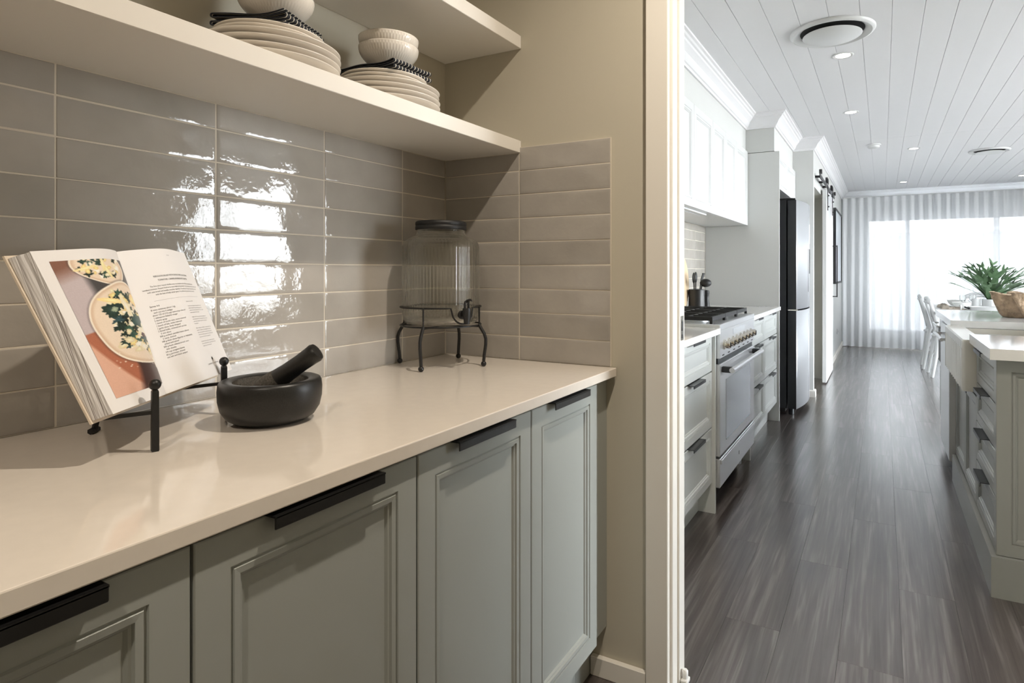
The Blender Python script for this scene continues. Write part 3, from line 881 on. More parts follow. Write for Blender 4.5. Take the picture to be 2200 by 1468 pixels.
# local frame: X = along the page width, Y = into the book, Z = up the page
bk.rotation_euler = Matrix((tuple(tdir), tuple(-Nv), tuple(upv))).transposed().to_euler()
PH = .262
GU, GW = -.012, -.019
def wl(u):      # left page surface
    s_ = min(1, max(0, (GU-u)/.178))
    return GW+.0255*math.sin(min(1, s_*1.9)*PI/2)**.75-.0085*max(0, s_-.25)**1.3
def wr(u):
    s_ = min(1, max(0, (u-GU)/.214))
    return GW+.038*math.sin(min(1, s_*1.55)*PI/2)**.85-.024*max(0, s_-.42)**1.25
LU = [GU-.178*(i/40.0)**1.25 for i in range(41)]
RU = [GU+.214*(i/40.0)**1.25 for i in range(41)]
COVER_W = -.027
def kb_(u):
    if u <= GU: return .035+(-.095-.035)*min(1.1, (GU-u)/.178)
    return .035+(-.025-.035)*min(1.1, (u-GU)/.214)
def bend_book():
    for ch in bk.children:
        for v in ch.data.vertices: v.co.y -= v.co.z*kb_(v.co.x)
        ch.data.update()
def sheet(name, us, wf, m, th=.0004, lift=.0003):
    bm = B(); a = []
    for u in us:
        w = wf(u)+lift
        a.append([bm.verts.new((u, -w, 0)), bm.verts.new((u, -w, PH)), bm.verts.new((u, -(w-th), 0)), bm.verts.new((u, -(w-th), PH))])
    for p, q in zip(a[:-1], a[1:]):
        bm.faces.new((p[0], q[0], q[1], p[1])); bm.faces.new((p[2], p[3], q[3], q[2]))
        bm.faces.new((p[0], p[2], q[2], q[0])); bm.faces.new((p[1], q[1], q[3], p[3]))
    for p in (a[0], a[-1]): bm.faces.new((p[0], p[1], p[3], p[2]))
    return O(name, bm, m, bk, local=True, smooth=True)
def block(name, us, wf, slant):
    bm = B(); top = [(u, wf(u)-.0003) for u in us]
    ue = us[-1]
    steps = [(ue+slant*k/14*1.0+random.uniform(-.0009, .0009), wf(ue)-.0003+(COVER_W+.0006-wf(ue))*k/14) for k in range(1, 15)]
    poly = top+steps+[(us[0], COVER_W+.0006)]
    a = [bm.verts.new((u, -w, .001)) for u, w in poly]; b_ = [bm.verts.new((u, -w, PH-.001)) for u, w in poly]
    n = len(poly)
    for i in range(n): bm.faces.new((a[i], a[(i+1) % n], b_[(i+1) % n], b_[i]))
    bm.faces.new(a); bm.faces.new(b_)
    return O(name, bm, 'page_edges', bk, local=True)
block('page_block', LU, wl, -.004)
block('page_block', RU, wr, .004)
sheet('photo_page', LU, wl, 'paper')
sheet('recipe_page', RU, wr, 'paper')
bm = B()
for (a, b_) in ((-.197, -.030), (-.0299, GU), (GU, .012), (.0121, .208)): box(bm, a, b_, -COVER_W, -COVER_W+.0028, -.0035, PH+.0035)
O('cover', bm, 'cover_board', bk, local=True)

# printed photograph on the left page: a fine grid of coloured points (flat print)
def paint(X, Y):
    n = X.shape
    def blend(img, mask, col, a=1.0):
        m_ = (mask.astype(float)*a)[..., None] if mask.dtype == bool else (np.clip(mask, 0, 1)*a)[..., None]
        return img*(1-m_)+np.array(col, float)*m_
    sm = lambda d, w: np.clip(.5-d/w, 0, 1)
    r_ = np.random.RandomState(5)
    img = np.zeros(n+(3,))+np.array([196, 184, 188])
    img = blend(img, sm((Y-120)*.9+(X-60)*.55-190, 160), (132, 92, 76))
    side = (X-330)-(Y-300)*.62                      # dark slate on the right
    img = blend(img, sm(-side, 60)*sm(Y-760, 60), (74, 72, 74))
    img = blend(img, sm(np.abs(X-730-(Y-200)*.35)-16, 40)*sm(Y-430, 40), (128, 126, 128), .6)
    wood = (Y-720)+(X-470)*(-.55)
    img = blend(img, sm(-(Y-735-(480-X)*.55), 14), (176, 108, 82))
    img = blend(img, sm(-((Y-960)-(X-560)*1.05), 22), (224, 178, 156))
    img = blend(img, sm(-((X-600)-(Y-800)*.62), 16)*sm(-(Y-780), 30), (112, 76, 62))
    img = blend(img, sm(-((X-700)-(Y-860)*.30), 30)*sm(-(Y-840), 30), (70, 48, 46))
    def superell(cx, cy, ax_, ay, rot, p=2.6):
        c, s_ = math.cos(rot), math.sin(rot)
        u = ((X-cx)*c+(Y-cy)*s_)/ax_; v = (-(X-cx)*s_+(Y-cy)*c)/ay
        return (np.abs(u)**p+np.abs(v)**p)**(1/p)-1
    def plate(cx, cy, ax_, ay, rot):
        nonlocal img
        d = superell(cx, cy, ax_, ay, rot)
        img = blend(img, sm(d*ax_-6, 30), (58, 50, 48), .6)
        img = blend(img, sm(d*ax_, 6), (244, 234, 220))
        img = blend(img, sm(d*ax_+16, 10), (214, 186, 158))
        img = blend(img, sm(d*ax_+34, 30), (236, 218, 198))
    def blob(cx, cy, r, col, e=1.0, rot=0.0, jag=.25):
        nonlocal img
        c, s_ = math.cos(rot), math.sin(rot)
        u = (X-cx)*c+(Y-cy)*s_; v = (-(X-cx)*s_+(Y-cy)*c)*e
        a = np.arctan2(v, u); k1, k2, ph = r_.randint(3, 6), r_.randint(6, 12), r_.uniform(0, 6)
        rr = r*(1+jag*.6*np.sin(a*k1+ph)+jag*.4*np.sin(a*k2+2*ph))
        d = np.sqrt(u*u+v*v)-rr
        img = blend(img, sm(d, 5), col)
        img = blend(img, sm(d+r*.55, r*.5), np.clip(np.array(col)*1.18+10, 0, 250), .7)
    G = [(26, 44, 38), (38, 62, 54), (52, 84, 70), (22, 36, 32), (44, 72, 78)]
    Wc = [(244, 236, 214), (238, 226, 190), (232, 204, 140), (246, 242, 230), (228, 214, 178)]
    plate(420, 150, 250, 150, .35)
    for i in range(46):
        px, py = 250+r_.rand()*370, 85+r_.rand()*170
        if (px-430)**2/205**2+(py-150)**2/105**2 > 1: continue
        if r_.rand() < .42: blob(px, py, r_.uniform(14, 30), G[r_.randint(5)], 1, r_.rand()*3, .4)
        else: blob(px, py, r_.uniform(14, 26), Wc[r_.randint(5)], 1.5, r_.rand()*3, .08)
    for (px, py, rt) in ((300, 190, -.35), (480, 200, .95), (430, 130, 1.3)): blob(px, py, 85, (240, 224, 168), 6, rt, .05)
    plate(720, 660, 400, 265, .95)
    for i in range(430):
        px, py = 440+r_.rand()*580, 385+r_.rand()*545
        cx_ = 650+(py-400)*.42
        if abs(px-cx_) > 205-40*(py < 470): continue
        if r_.rand() < .5: blob(px, py, r_.uniform(14, 38), G[r_.randint(5)], 1, r_.rand()*3, .5)
        else: blob(px, py, r_.uniform(14, 40), Wc[r_.randint(5)], 1.3, r_.rand()*3, .2)
    blob(530, 560, 62, (36, 58, 52), 1, 0, .3); blob(545, 555, 24, (150, 164, 140), 1, 0, .2)
    blob(520, 475, 105, (246, 224, 160), 5, .1, .05); blob(640, 520, 110, (242, 232, 200), 4.5, 1.0, .08)
    blob(750, 645, 62, (44, 78, 76), 1.2, -.3, .2); blob(735, 440, 60, (244, 212, 150), 1.4, 1.0, .15)
    blob(850, 700, 70, (244, 238, 220), 1.2, .9, .25); blob(800, 770, 26, (74, 40, 50), 1.2, 0, .2)
    blob(920, 1020, 62, (246, 238, 220), 1.7, 1.0, .25); blob(1005, 1060, 40, (240, 230, 206), 1.4, .9, .2)
    for i in range(26):
        blob(620+r_.rand()*300, 880+r_.rand()*220, r_.uniform(2, 6), (230, 214, 196), 1, 0, .1)
    grain = r_.normal(0, 2, n)[..., None]
    return np.clip(img+grain, 0, 255)
NA, NB = 120, 230
ss = np.linspace(0, 1, NA+1); qq = np.linspace(0, 1, NB+1)
Sg, Qg = np.meshgrid(ss, qq)
TLc, TRc, BLc, BRc = (50, 140), (690, 60), (720, 1320), (965, 1215)
Xg = (1-Qg)*((1-Sg)*TLc[0]+Sg*TRc[0])+Qg*((1-Sg)*BLc[0]+Sg*BRc[0])
Yg = (1-Qg)*((1-Sg)*TLc[1]+Sg*TRc[1])+Qg*((1-Sg)*BLc[1]+Sg*BRc[1])
rgb = paint(Xg, Yg)/255.0
rgb = np.where(rgb <= .04045, rgb/12.92, ((rgb+.055)/1.055)**2.4)
ue = LU[-1]
U0, U1 = ue+.020, GU-.0015
V1, V0 = PH-.018, .020
verts = []
for j in range(NB+1):
    for i in range(NA+1):
        u = U0+(U1-U0)*ss[i]; verts.append((u, -(wl(u)+.0006), V1+(V0-V1)*qq[j]))
faces = [(j*(NA+1)+i, (j+1)*(NA+1)+i, (j+1)*(NA+1)+i+1, j*(NA+1)+i+1) for j in range(NB) for i in range(NA)]
me = bpy.data.meshes.new('printed_photo'); me.from_pydata(verts, [], faces)
ca = me.color_attributes.new('print', 'FLOAT_COLOR', 'POINT')
buf = np.ones((len(verts), 4)); buf[:, :3] = rgb.reshape(-1, 3); ca.data.foreach_set('color', buf.ravel())
for p in me.polygons: p.use_smooth = True
o = link_mesh('printed_photo', me, 'photo_print', bk); o['label'] = 'printed photo of a kale and bean salad on wooden plates'

# printed text on the right page
def text_mesh(lines):
    """lines: (string, a, b, size, align) with a, b in metres from the page's top-left corner along the paper"""
    V, Fc = [], []
    for (txt, a, b, size, al) in lines:
        cu = bpy.data.curves.new('t', 'FONT'); cu.body = txt; cu.size = size; cu.align_x = al; cu.resolution_u = 2
        ob = bpy.data.objects.new('t', cu); COL.objects.link(ob)
        dg = bpy.context.evaluated_depsgraph_get(); mt = bpy.data.meshes.new_from_object(ob.evaluated_get(dg))
        k = len(V)
        for v in mt.vertices:
            u = GU+a+v.co.x
            V.append((u, -(wr(u)+.0006), PH-b+v.co.y))
        Fc += [tuple(k+i for i in p.vertices) for p in mt.polygons]
        bpy.data.objects.remove(ob); bpy.data.curves.remove(cu); bpy.data.meshes.remove(mt)
    me = bpy.data.meshes.new('text'); me.from_pydata(V, [], Fc)
    return me
ca_ = .108
o = link_mesh('recipe_title', text_mesh([('RIBOLLITA SALAD WITH CAVOLO NERO, KALE, FENNEL,', ca_, .0545, .0046, 'CENTER'), ('TOMATOES, CANNELLINI BEANS AND CIABATTA', ca_, .0620, .0046, 'CENTER'), ]), 'ink', bk)
link_mesh('serving_note', text_mesh([('Serves 4-6', .022, .1085, .0046, 'LEFT')]), 'ink', bk)
intro = ['The first time I tasted ribollita soup, in an intimate corner of Siena, I wanted this entire', 'tastebud moment. Peasant food at its most simple and spectacular, I was overwhelmed by the way they did', 'with stale bread and humble everyday vegetables. The salad pays homage to the basic flavours and', 'with the best of leafy winter greens. I\'ve added some green olives and croutons.']
L1 = [(s_, ca_, .0722+i*.0052, .0041, 'CENTER') for i, s_ in enumerate(intro)]
L1 += [('________________________________________________________________', ca_, .0975, .0046, 'CENTER')]
ing = ['8 roma tomatoes (about 1 kg),', '   each cut into 6 wedges', 'about 125 ml (1/2 cup) extra-virgin olive oil', '1 tablespoon balsamic vinegar', '2 thyme sprigs', '1 bunch of cavolo nero, stems removed', '1 bunch of kale, stems removed', '1 garlic clove, finely chopped', '2 fennel bulbs, trimmed and cut into', '   5 mm slices', '500 g cooked cannellini beans (about', '   2 cans), drained', '100 g black olives (ligurian or kalamata),', '   pitted and halved', '200 g fresh ciabatta bread, torn', '   into chunks', '1/4 cup oregano leaves', '60 g parmesan, shaved', 'sea salt and black pepper']
L1 += [(s_, .022, .1150+i*.0049, .0043, 'LEFT') for i, s_ in enumerate(ing)]
meth = ['Preheat the oven to 180 C.', '', 'Toss the tomato wedges with 2 tablespoons of the oil and', 'balsamic vinegar, thyme sprigs and salt and pepper. Tip in', 'tomatoes onto a baking tray and roast for 1 hour, or until the', 'tomato wedges are just soft and dark.', '', 'Roughly chop the cavolo nero and kale. Heat 2 tablespoons of', 'the remaining olive oil in a large frying pan. Add the garlic, cavolo', 'nero, kale and a big pinch of sea salt and cook until wilted', 'but still green.', '', 'Heat a chargrill pan over high heat or a barbecue to high. Toss the', 'fennel in 1-2 tablespoons of the remaining olive oil and season', 'with salt and pepper. Grill on each side for 3-4 minutes, until', 'the fennel is tender but still has bite. You may do this in batches', 'if your pan is not large, so that the fennel chars.', '', 'Combine the kale, cavolo nero, cannellini beans, tomatoes,', 'olives and ciabatta. Finish with a good drizzle of olive oil, the', 'oregano leaves and shaved parmesan.']
L1 += [(s_, .112, .1085+i*.0046, .0029, 'LEFT') for i, s_ in enumerate(meth) if s_]
L1 += [('EVERYBODY LOVES MONDAYS', ca_+.022, .2380, .0034, 'CENTER'), ('138', ca_+.022, .2440, .0030, 'CENTER'), ('SALADS', ca_, .0140, .0026, 'CENTER')]
o2 = link_mesh('recipe_text', text_mesh(L1), 'ink_soft', bk)
V = []; Fc = []
for k in range(20):
    a = 2*PI*k/20; u = GU+ca_+.022+.0032*math.cos(a); V.append((u, -(wr(u)+.0006), PH-.2275+.0034*math.sin(a)))
Fc.append(tuple(range(20)))
for (du, dv) in ((-.0007, 0), (.0007, 0), (.0007, -.0035), (-.0007, -.0035)):
    u = GU+ca_+.022+du; V.append((u, -(wr(u)+.0006), PH-.2305+dv))
Fc.append((20, 21, 22, 23))
me = bpy.data.meshes.new('page_emblem'); me.from_pydata(V, [], Fc); link_mesh('page_emblem', me, 'ink', bk)
bend_book()

# ================================================================== KITCHEN
# ---- ceiling fittings
def vent(x, y, r, label):
    t = T('ceiling_vent', label, 'air vent', (x, y, CEIL), 'round ceiling air vents')
    z = CEIL-.0006
    O('rim', lathe(B(), [(r*.72, 0), (r, 0), (r*1.0, -.006), (r*.97, -.014), (r*.92, -.018), (r*.84, -.012), (r*.76, .0), (r*.72, .0)], 64, (x, y, z)), 'white_lacquer', t, smooth=True)
    O('throat', lathe(B(), [(0, -.0004), (r*.755, -.0004), (r*.755, -.0014), (0, -.0014)], 48, (x, y, z)), 'void_dark', t)
    O('damper_disc', lathe(B(), [(0, -.020), (r*.66, -.020), (r*.70, -.023), (r*.67, -.028), (0, -.031)], 56, (x, y, z)), 'white_lacquer', t, smooth=True)
vent(1.085, 1.865, .207, 'large round white air vent in ceiling above the aisle')
vent(2.307, 6.115, .185, 'round white air vent in ceiling towards the dining table')
def downlight(x, y, label):
    t = T('downlight', label, 'downlight', (x, y, CEIL), 'kitchen ceiling downlights')
    z = CEIL-.0006
    O('trim_ring', lathe(B(), [(.040, 0), (.058, 0), (.058, -.002), (.052, -.005), (.040, -.002)], 32, (x, y, z)), 'white_lacquer', t, smooth=True)
    O('lens', lathe(B(), [(0, -.0005), (.040, -.0005), (.040, -.002), (0, -.002)], 24, (x, y, z)), 'led', t)
downlight(1.116, 2.286, 'lit round downlight close beside the large air vent')
downlight(1.098, 3.724, 'lit round downlight above the aisle opposite the fridge')
downlight(1.604, 5.626, 'lit round downlight between smoke alarm and far air vent')
downlight(1.583, 8.296, 'lit round downlight nearest the window curtains above the walkway')
downlight(2.952, 8.369, 'lit round downlight near the curtains on the dining table side')
t = T('smoke_alarm', 'small white round smoke alarm on the boarded ceiling', 'smoke alarm', (1.242, 5.22, CEIL))
O('base', lathe(B(), [(0, 0), (.066, 0), (.066, -.008), (.062, -.010), (0, -.010)], 36, (1.242, 5.22, CEIL-.0005)), 'white_lacquer', t, smooth=True)
O('cap', lathe(B(), [(0, -.0105), (.056, -.0105), (.054, -.028), (.044, -.036), (0, -.038)], 36, (1.242, 5.22, CEIL-.0005)), 'white_lacquer', t, smooth=True)

# ---- wall cupboards above the cooker run
UX = .350
ye = [1.05, 1.45, 1.86, 2.31, 2.675, 3.03, 3.474]
labs = [w_+' from the tall end panel' for w_ in ('sixth', 'fifth', 'fourth', 'third', 'second')]+['directly against the tall end panel']
for i, (a, b_) in enumerate(zip(ye[:-1], ye[1:])):
    t = T('wall_cupboard', 'white panelled wall cupboard '+labs[i], 'cupboard', (.17, (a+b_)/2, 1.575), 'white wall cupboards')
    O('body', box(B(), .0005, UX-.021, a+.0005, b_-.0005, 1.5765, 2.188), 'white_lacquer', t)
    front('door', t, 'white_lacquer', '+x', (UX, (a+b_)/2, 1.577), b_-a-.003, .604, .02, PROF)
t = T('range_hood', 'slim steel range hood insert under the wall cupboards', 'range hood', (.2, 1.95, 1.575))
O('housing', box(B(), .06, .31, 1.62, 2.30, 1.566, 1.5755), 'white_lacquer', t)
O('filter', box(B(), .09, .28, 1.66, 2.26, 1.5615, 1.5655), 'steel', t)

# ---- base drawers each side of the cooker
KX = .575
def drawer_unit(y0, y1, label, zs, m='sage_light', hm='dark_steel', hl=.16, kick=True, right_gable=False):
    t = T('drawer_unit', label, 'drawers', (.3, (y0+y1)/2, 0), 'kitchen drawer units')
    O('body', box(B(), .001, KX-.0205, y0+.001, y1-.001, .15, .889), m, t)
    for z0, z1 in zip(zs[:-1], zs[1:]):
        d = front('drawer', t, m, '+x', (KX, (y0+y1)/2, z0+.002), y1-y0-.004, z1-z0-.006, .02, PROF_S)
        h = edge_pull(d, hm, hl, lip=.012, out=.028); h.location = (0, 0, z1-z0-.006)
    if kick: O('kickboard', box(B(), .490, .505, y0, y1, 0, .1498), m, t)
    return t
ZS = [.150, .428, .706, .890]
t = drawer_unit(.72, 1.370, 'pale grey drawer unit between door jamb and cooker', ZS, hl=.20)
O('end_panel', box(B(), .001, .590, 1.3705, 1.3885, 0, .889), 'sage_light', t)
drawer_unit(2.340, 2.887, 'pale grey drawer unit directly beside the cooker', ZS)
t2 = drawer_unit(2.888, 3.474, 'pale grey drawer unit against the tall end panel', ZS)
t = T('cover_panel', 'low pale grey cover panel between cooker and drawers', 'panel', (.3, 2.33, 0))
O('panel', box(B(), .001, .582, 2.3215, 2.3385, 0, .889), 'sage_light', t)
tp_ = T('tall_panel', 'full-height pale grey end panel beside the fridge', 'panel', (.3, 3.487, 0))
O('panel', box(B(), .001, .594, 3.4765, 3.4945, 0, 2.165, .001), 'kitchen_paint', tp_)
tag(O('countertop', box(B(), .0006, .612, .20, 1.3925, .890, CT, .002), 'stone_island', origin=(.3, .8, .89)), 'white kitchen worktop between door jamb and cooker', 'countertop')
tag(O('countertop', box(B(), .0006, .606, 2.3185, 3.4755, .890, CT, .002), 'stone_island', origin=(.3, 2.9, .89)), 'white kitchen worktop between cooker and tall panel', 'countertop')

# ---- freestanding cooker
cy0, cy1 = 1.402, 2.312; FX = .607
ck = T('cooker', 'freestanding stainless steel cooker with gas hob and knobs', 'cooker', (.3, (cy0+cy1)/2, 0))
O('body', box(B(), .03, .572, cy0, cy1, .115, .905), 'matt_black', ck)
O('hob_top', box(B(), .02, FX+.002, cy0-.001, cy1+.001, .9055, .936, .003), 'steel', ck)
O('control_panel', box(B(), .5725, FX, cy0, cy1, .765, .905, .002), 'steel', ck)
O('vent_strip', box(B(), .5725, .596, cy0+.004, cy1-.004, .737, .764), 'dark_steel', ck)
ds = O('oven_door', box(B(), .5725, FX, cy0, cy1, .275, .736, .003), 'steel', ck)
O('glass', box(B(), FX, FX+.0015, cy0+.13, cy1-.13, .33, .645, .0005), 'oven_glass', ds)
for yy in (cy0+.05, cy1-.05): O('handle_bracket', box(B(), FX, FX+.050, yy-.012, yy+.012, .692, .722, .003), 'dark_steel', ds)
O('handle', tube(B(), [(FX+.052, cy0+.03, .707), (FX+.052, cy1-.03, .707)], .0135, 16), 'steel', ds, smooth=True)
dw = O('drawer_front', box(B(), .5725, FX, cy0, cy1, .118, .262, .003), 'steel', ck)
O('drawer_rail', box(B(), FX, FX+.008, cy0+.01, cy1-.01, .236, .258, .002), 'steel', dw)
O('badge', box(B(), FX+.0001, FX+.0012, (cy0+cy1)/2-.004, (cy0+cy1)/2+.004, .170, .190), 'matt_black', dw)
for (lx, ly) in ((.52, cy0+.07), (.52, cy1-.07), (.08, cy0+.07), (.08, cy1-.07)):
    O('leg', lathe(B(), [(0, 0), (.024, 0), (.024, .1145), (0, .1145)], 20, (lx, ly, 0)), 'steel', ck, smooth=True)
# knobs
for i in range(8):
    yy = cy0+.085+i*.100
    kb = O('knob', tube(B(), [(FX, yy, .828), (FX+.006, yy, .828), (FX+.007, yy, .828), (FX+.030, yy, .828), (FX+.034, yy, .828)], [.026, .026, .0200, .0185, .016], 20), 'chrome', ck, smooth=True)
    O('pointer', box(B(), FX+.0345, FX+.037, yy-.002, yy+.002, .816, .842), 'matt_black', kb)
O('clock_panel', box(B(), FX+.0002, FX+.0012, cy0+.30, cy1-.30, .862, .892), 'steel_soft', ck)
for i in range(7):
    yy = cy0+.07+i*.128
    O('vent_slot', box(B(), FX+.0001, FX+.0008, yy-.022, yy+.022, .774, .780), 'matt_black', ck)
# burners and grates
for (bx, by, br) in ((.17, cy0+.17, .045), (.45, cy0+.17, .05), (.31, (cy0+cy1)/2, .065), (.17, cy1-.17, .05), (.45, cy1-.17, .04)):
    bu = O('burner', lathe(B(), [(0, .9362), (br*1.15, .9362), (br*1.15, .941), (br, .944), (br, .952), (0, .952)], 24, (bx, by, 0)), 'steel_soft', ck, smooth=True)
    O('burner_cap', lathe(B(), [(0, .9522), (br*.9, .9522), (br*.9, .957), (br*.8, .960), (0, .960)], 24, (bx, by, 0)), 'iron', bu, smooth=True)
for k in range(3):
    g0 = cy0+.012+k*.2965; g1 = g0+.290
    bm = B(); zt = .972; h_ = .020; w_ = .006
    for xx in (.070, .560): box(bm, xx-w_, xx+w_, g0, g1, zt-h_, zt)
    for yy in (g0+.006, g1-.006): box(bm, .070+w_, .560-w_, yy-w_, yy+w_, zt-h_, zt)
    for xx in (.19, .315, .44): box(bm, xx-.004, xx+.004, g0+.013, g1-.013, zt-.014, zt+.0005)
    for yy in ((g0*2+g1)/3, (g0+g1*2)/3): box(bm, .077, .553, yy-.004, yy+.004, zt-.012, zt+.001)
    for xx in (.070, .560):
        for yy in (g0+.006, g1-.006): box(bm, xx-.007, xx+.007, yy-.007, yy+.007, .9362, zt-h_)
    O('grate', bm, 'iron', ck)

# ---- things standing on the worktop beyond the cooker
ub = T('utensil_crock', 'black ribbed crock packed with black cooking utensils', 'utensil holder', (.085, 2.86, CT))
cxy = (.095, 2.86)
O('crock', lathe(B(), [(0, .0006), (.056, .0006), (.060, .004), (.0605, .020), (.0600, .140), (.0580, .146), (.0550, .146), (.0545, .012), (0, .010)], 48, (cxy[0], cxy[1], CT)), 'granite', ub, smooth=True)
def utensil(dx, dy, lean_x, lean_y, h, head, label):
    base = Vector((cxy[0]+dx, cxy[1]+dy, CT+.016)); top = base+Vector((lean_x, lean_y, h))
    t = T('utensil', label, 'utensil', tuple(base), 'utensils in the crock')
    O('shaft', tube(B(), [base, top], [.004, .005], 8), 'matt_black', t, smooth=True)
    d = (top-base).normalized()
    bm = B()
    if head == 'ladle':
        bmesh.ops.create_uvsphere(bm, u_segments=20, v_segments=12, radius=.043, matrix=Matrix.Translation(top+Vector((.02, .012, -.012))) @ Matrix.Diagonal((1, 1, .72, 1)))
    elif head == 'spoon':
        bmesh.ops.create_uvsphere(bm, u_segments=16, v_segments=12, radius=.03, matrix=Matrix.Translation(top+d*.03) @ Matrix.Diagonal((.35, .8, 1.4, 1)))
    else:
        for k in range(4):
            yy = (k-1.5)*.014
            tube(bm, [top, top+d*.03+Vector((.004, yy, 0)), top+d*.075+Vector((.012, yy*1.1, 0))], [.004, .0045, .004], 6)
        tube(bm, [top+d*.075+Vector((.012, -.026, 0)), top+d*.075+Vector((.012, .026, 0))], .005, 6)
    O('head', bm, 'matt_black', t, smooth=True)
utensil(-.005, -.012, .01, -.036, .19, 'spoon', 'black slotted spoon standing tallest in the crock')
utensil(.012, .0, .030, .005, .190, 'ladle', 'black ladle with round bowl resting over the crock rim')
utensil(.005, .010, .010, .046, .175, 'turner', 'black turner leaning out of the crock towards the mills')
utensil(-.02, .01, -.01, .02, .185, 'spoon', 'black spoon behind the ladle in the crock')
for i, (mx_, my_, s_) in enumerate(((.075, 3.03, 1.0), (.105, 3.10, .98))):
    t = T('pepper_mill', ('black waisted pepper mill beside the utensil crock', 'black waisted salt mill furthest from the utensil crock')[i], 'mill', (mx_, my_, CT), 'black mills on the worktop')
    O('body', lathe(B(), [(0, .0006), (.027, .0006), (.028, .004), (.026, .03), (.020, .065), (.022, .095), (.0235, .102), (0, .102)], 24, (mx_, my_, CT)), 'matt_black', t, smooth=True)
    O('cap', lathe(B(), [(0, .1025), (.022, .1025), (.0245, .108), (.025, .122), (.021, .132), (0, .135)], 24, (mx_, my_, CT)), 'matt_black', t, smooth=True)
# chopping board leaning against the splashback
bm = B(); pts = []
for k in range(40):
    a = 2*PI*k/40; rr = .175
    yy = rr*math.cos(a); zz = rr*1.15*math.sin(a)
    pts.append((yy, zz))
tilt = math.radians(8)
av, bv = [], []
for (yy, zz) in pts:
    zz += .2015
    for thk, lst in ((0, av), (.016, bv)):
        lst.append(bm.verts.new((.006+thk+(.41-zz)*math.tan(tilt)*.28, 2.70+yy, CT+.001+zz)))
for k in range(40): bm.faces.new((av[k], av[(k+1) % 40], bv[(k+1) % 40], bv[k]))
bm.faces.new(av); bm.faces.new(bv)
tag(O('chopping_board', bm, 'wood_board', origin=(.03, 2.72, CT)), 'round pale wooden board leaning on the splashback tiles', 'chopping board')

# ---- fridge recess
fy0, fy1 = 3.735, 4.600
fr = T('fridge', 'tall french-door fridge with dark sides and bowed steel doors', 'fridge', (.35, (fy0+fy1)/2, 0))
O('cabinet', box(B(), .02, .612, fy0, fy1, .055, 1.80), 'dark_steel', fr)
O('top_cover', box(B(), .40, .66, fy0+.02, fy1-.02, 1.8005, 1.815, .003), 'matt_black', fr)
def fdoor(y0, y1, z0, z1):
    n = 14; bm = B(); ym = (fy0+fy1)/2; hw = (fy1-fy0)/2
    bowx = lambda yy: .690+.052*(1-((yy-ym)/hw)**2)
    ys_ = [y0+(y1-y0)*i/n for i in range(n+1)]
    back = .624
    lo, hi = [], []
    for lst, zz in ((lo, z0), (hi, z1)):
        lst += [bm.verts.new((bowx(yy), yy, zz)) for yy in ys_]
        lst += [bm.verts.new((back, y1, zz)), bm.verts.new((back, y0, zz))]
    m_ = len(lo)
    for i in range(m_): bm.faces.new((lo[i], lo[(i+1) % m_], hi[(i+1) % m_], hi[i]))
    bm.faces.new(lo); bm.faces.new(hi)
    # steel skin faces bowed front, dark sides
    return bm
def add_fdoor(y0, y1, z0, z1):
    bm = fdoor(y0, y1, z0, z1)
    o = O('door', bm, 'dark_steel', fr, smooth=False)
    o.data.materials.append(MATS['steel_soft'])
    for p in o.data.polygons:
        if p.normal.x > .75: p.material_index = 1; p.use_smooth = True
    return o
ymid = (fy0+fy1)/2
add_fdoor(fy0, ymid-.003, .055, .872); add_fdoor(ymid+.003, fy1, .055, .872)
d1 = add_fdoor(fy0, ymid-.003, .884, 1.795); d2 = add_fdoor(ymid+.003, fy1, .884, 1.795)
O('hinge', box(B(), .628, .700, fy0-.004, fy0+.03, .8735, .8825), 'chrome', fr)
O('hinge', box(B(), .60, .68, fy0+.005, fy0+.05, 1.8005, 1.811), 'matt_black', fr)
bm = B(); box(bm, .7405, .7435, ymid-.03, ymid-.014, 1.02, 1.40, .001)
O('handle_recess', bm, 'matt_black', fr)
bm = B(); box(bm, .7405, .7430, ymid+.05, ymid+.11, 1.18, 1.40, .001)
O('dispenser', bm, 'matt_black', fr)
bm = B(); box(bm, .7400, .7425, ymid+.05, ymid+.11, 1.45, 1.62, .001)
O('display', bm, 'white_lacquer', fr)
for yy in (fy0+.05, fy1-.05):
    O('foot', lathe(B(), [(0, 0), (.022, 0), (.022, .054), (0, .054)], 16, (.645, yy, 0)), 'dark_steel', fr, smooth=True)
O('grille', box(B(), .05, .60, fy0+.03, fy1-.03, .02, .054), 'matt_black', fr)
t = T('bridge_cupboard', 'white two-door cupboard bridging above the fridge', 'cupboard', (.3, 4.05, 1.875))
O('body', box(B(), .001, .557, 3.4955, 4.6185, 1.876, 2.1685), 'white_lacquer', t)
for a, b_ in ((3.4955, 4.056), (4.058, 4.6185)):
    front('door', t, 'white_lacquer', '+x', (.580, (a+b_)/2, 1.876), b_-a-.003, .289, .021, PROF_S)

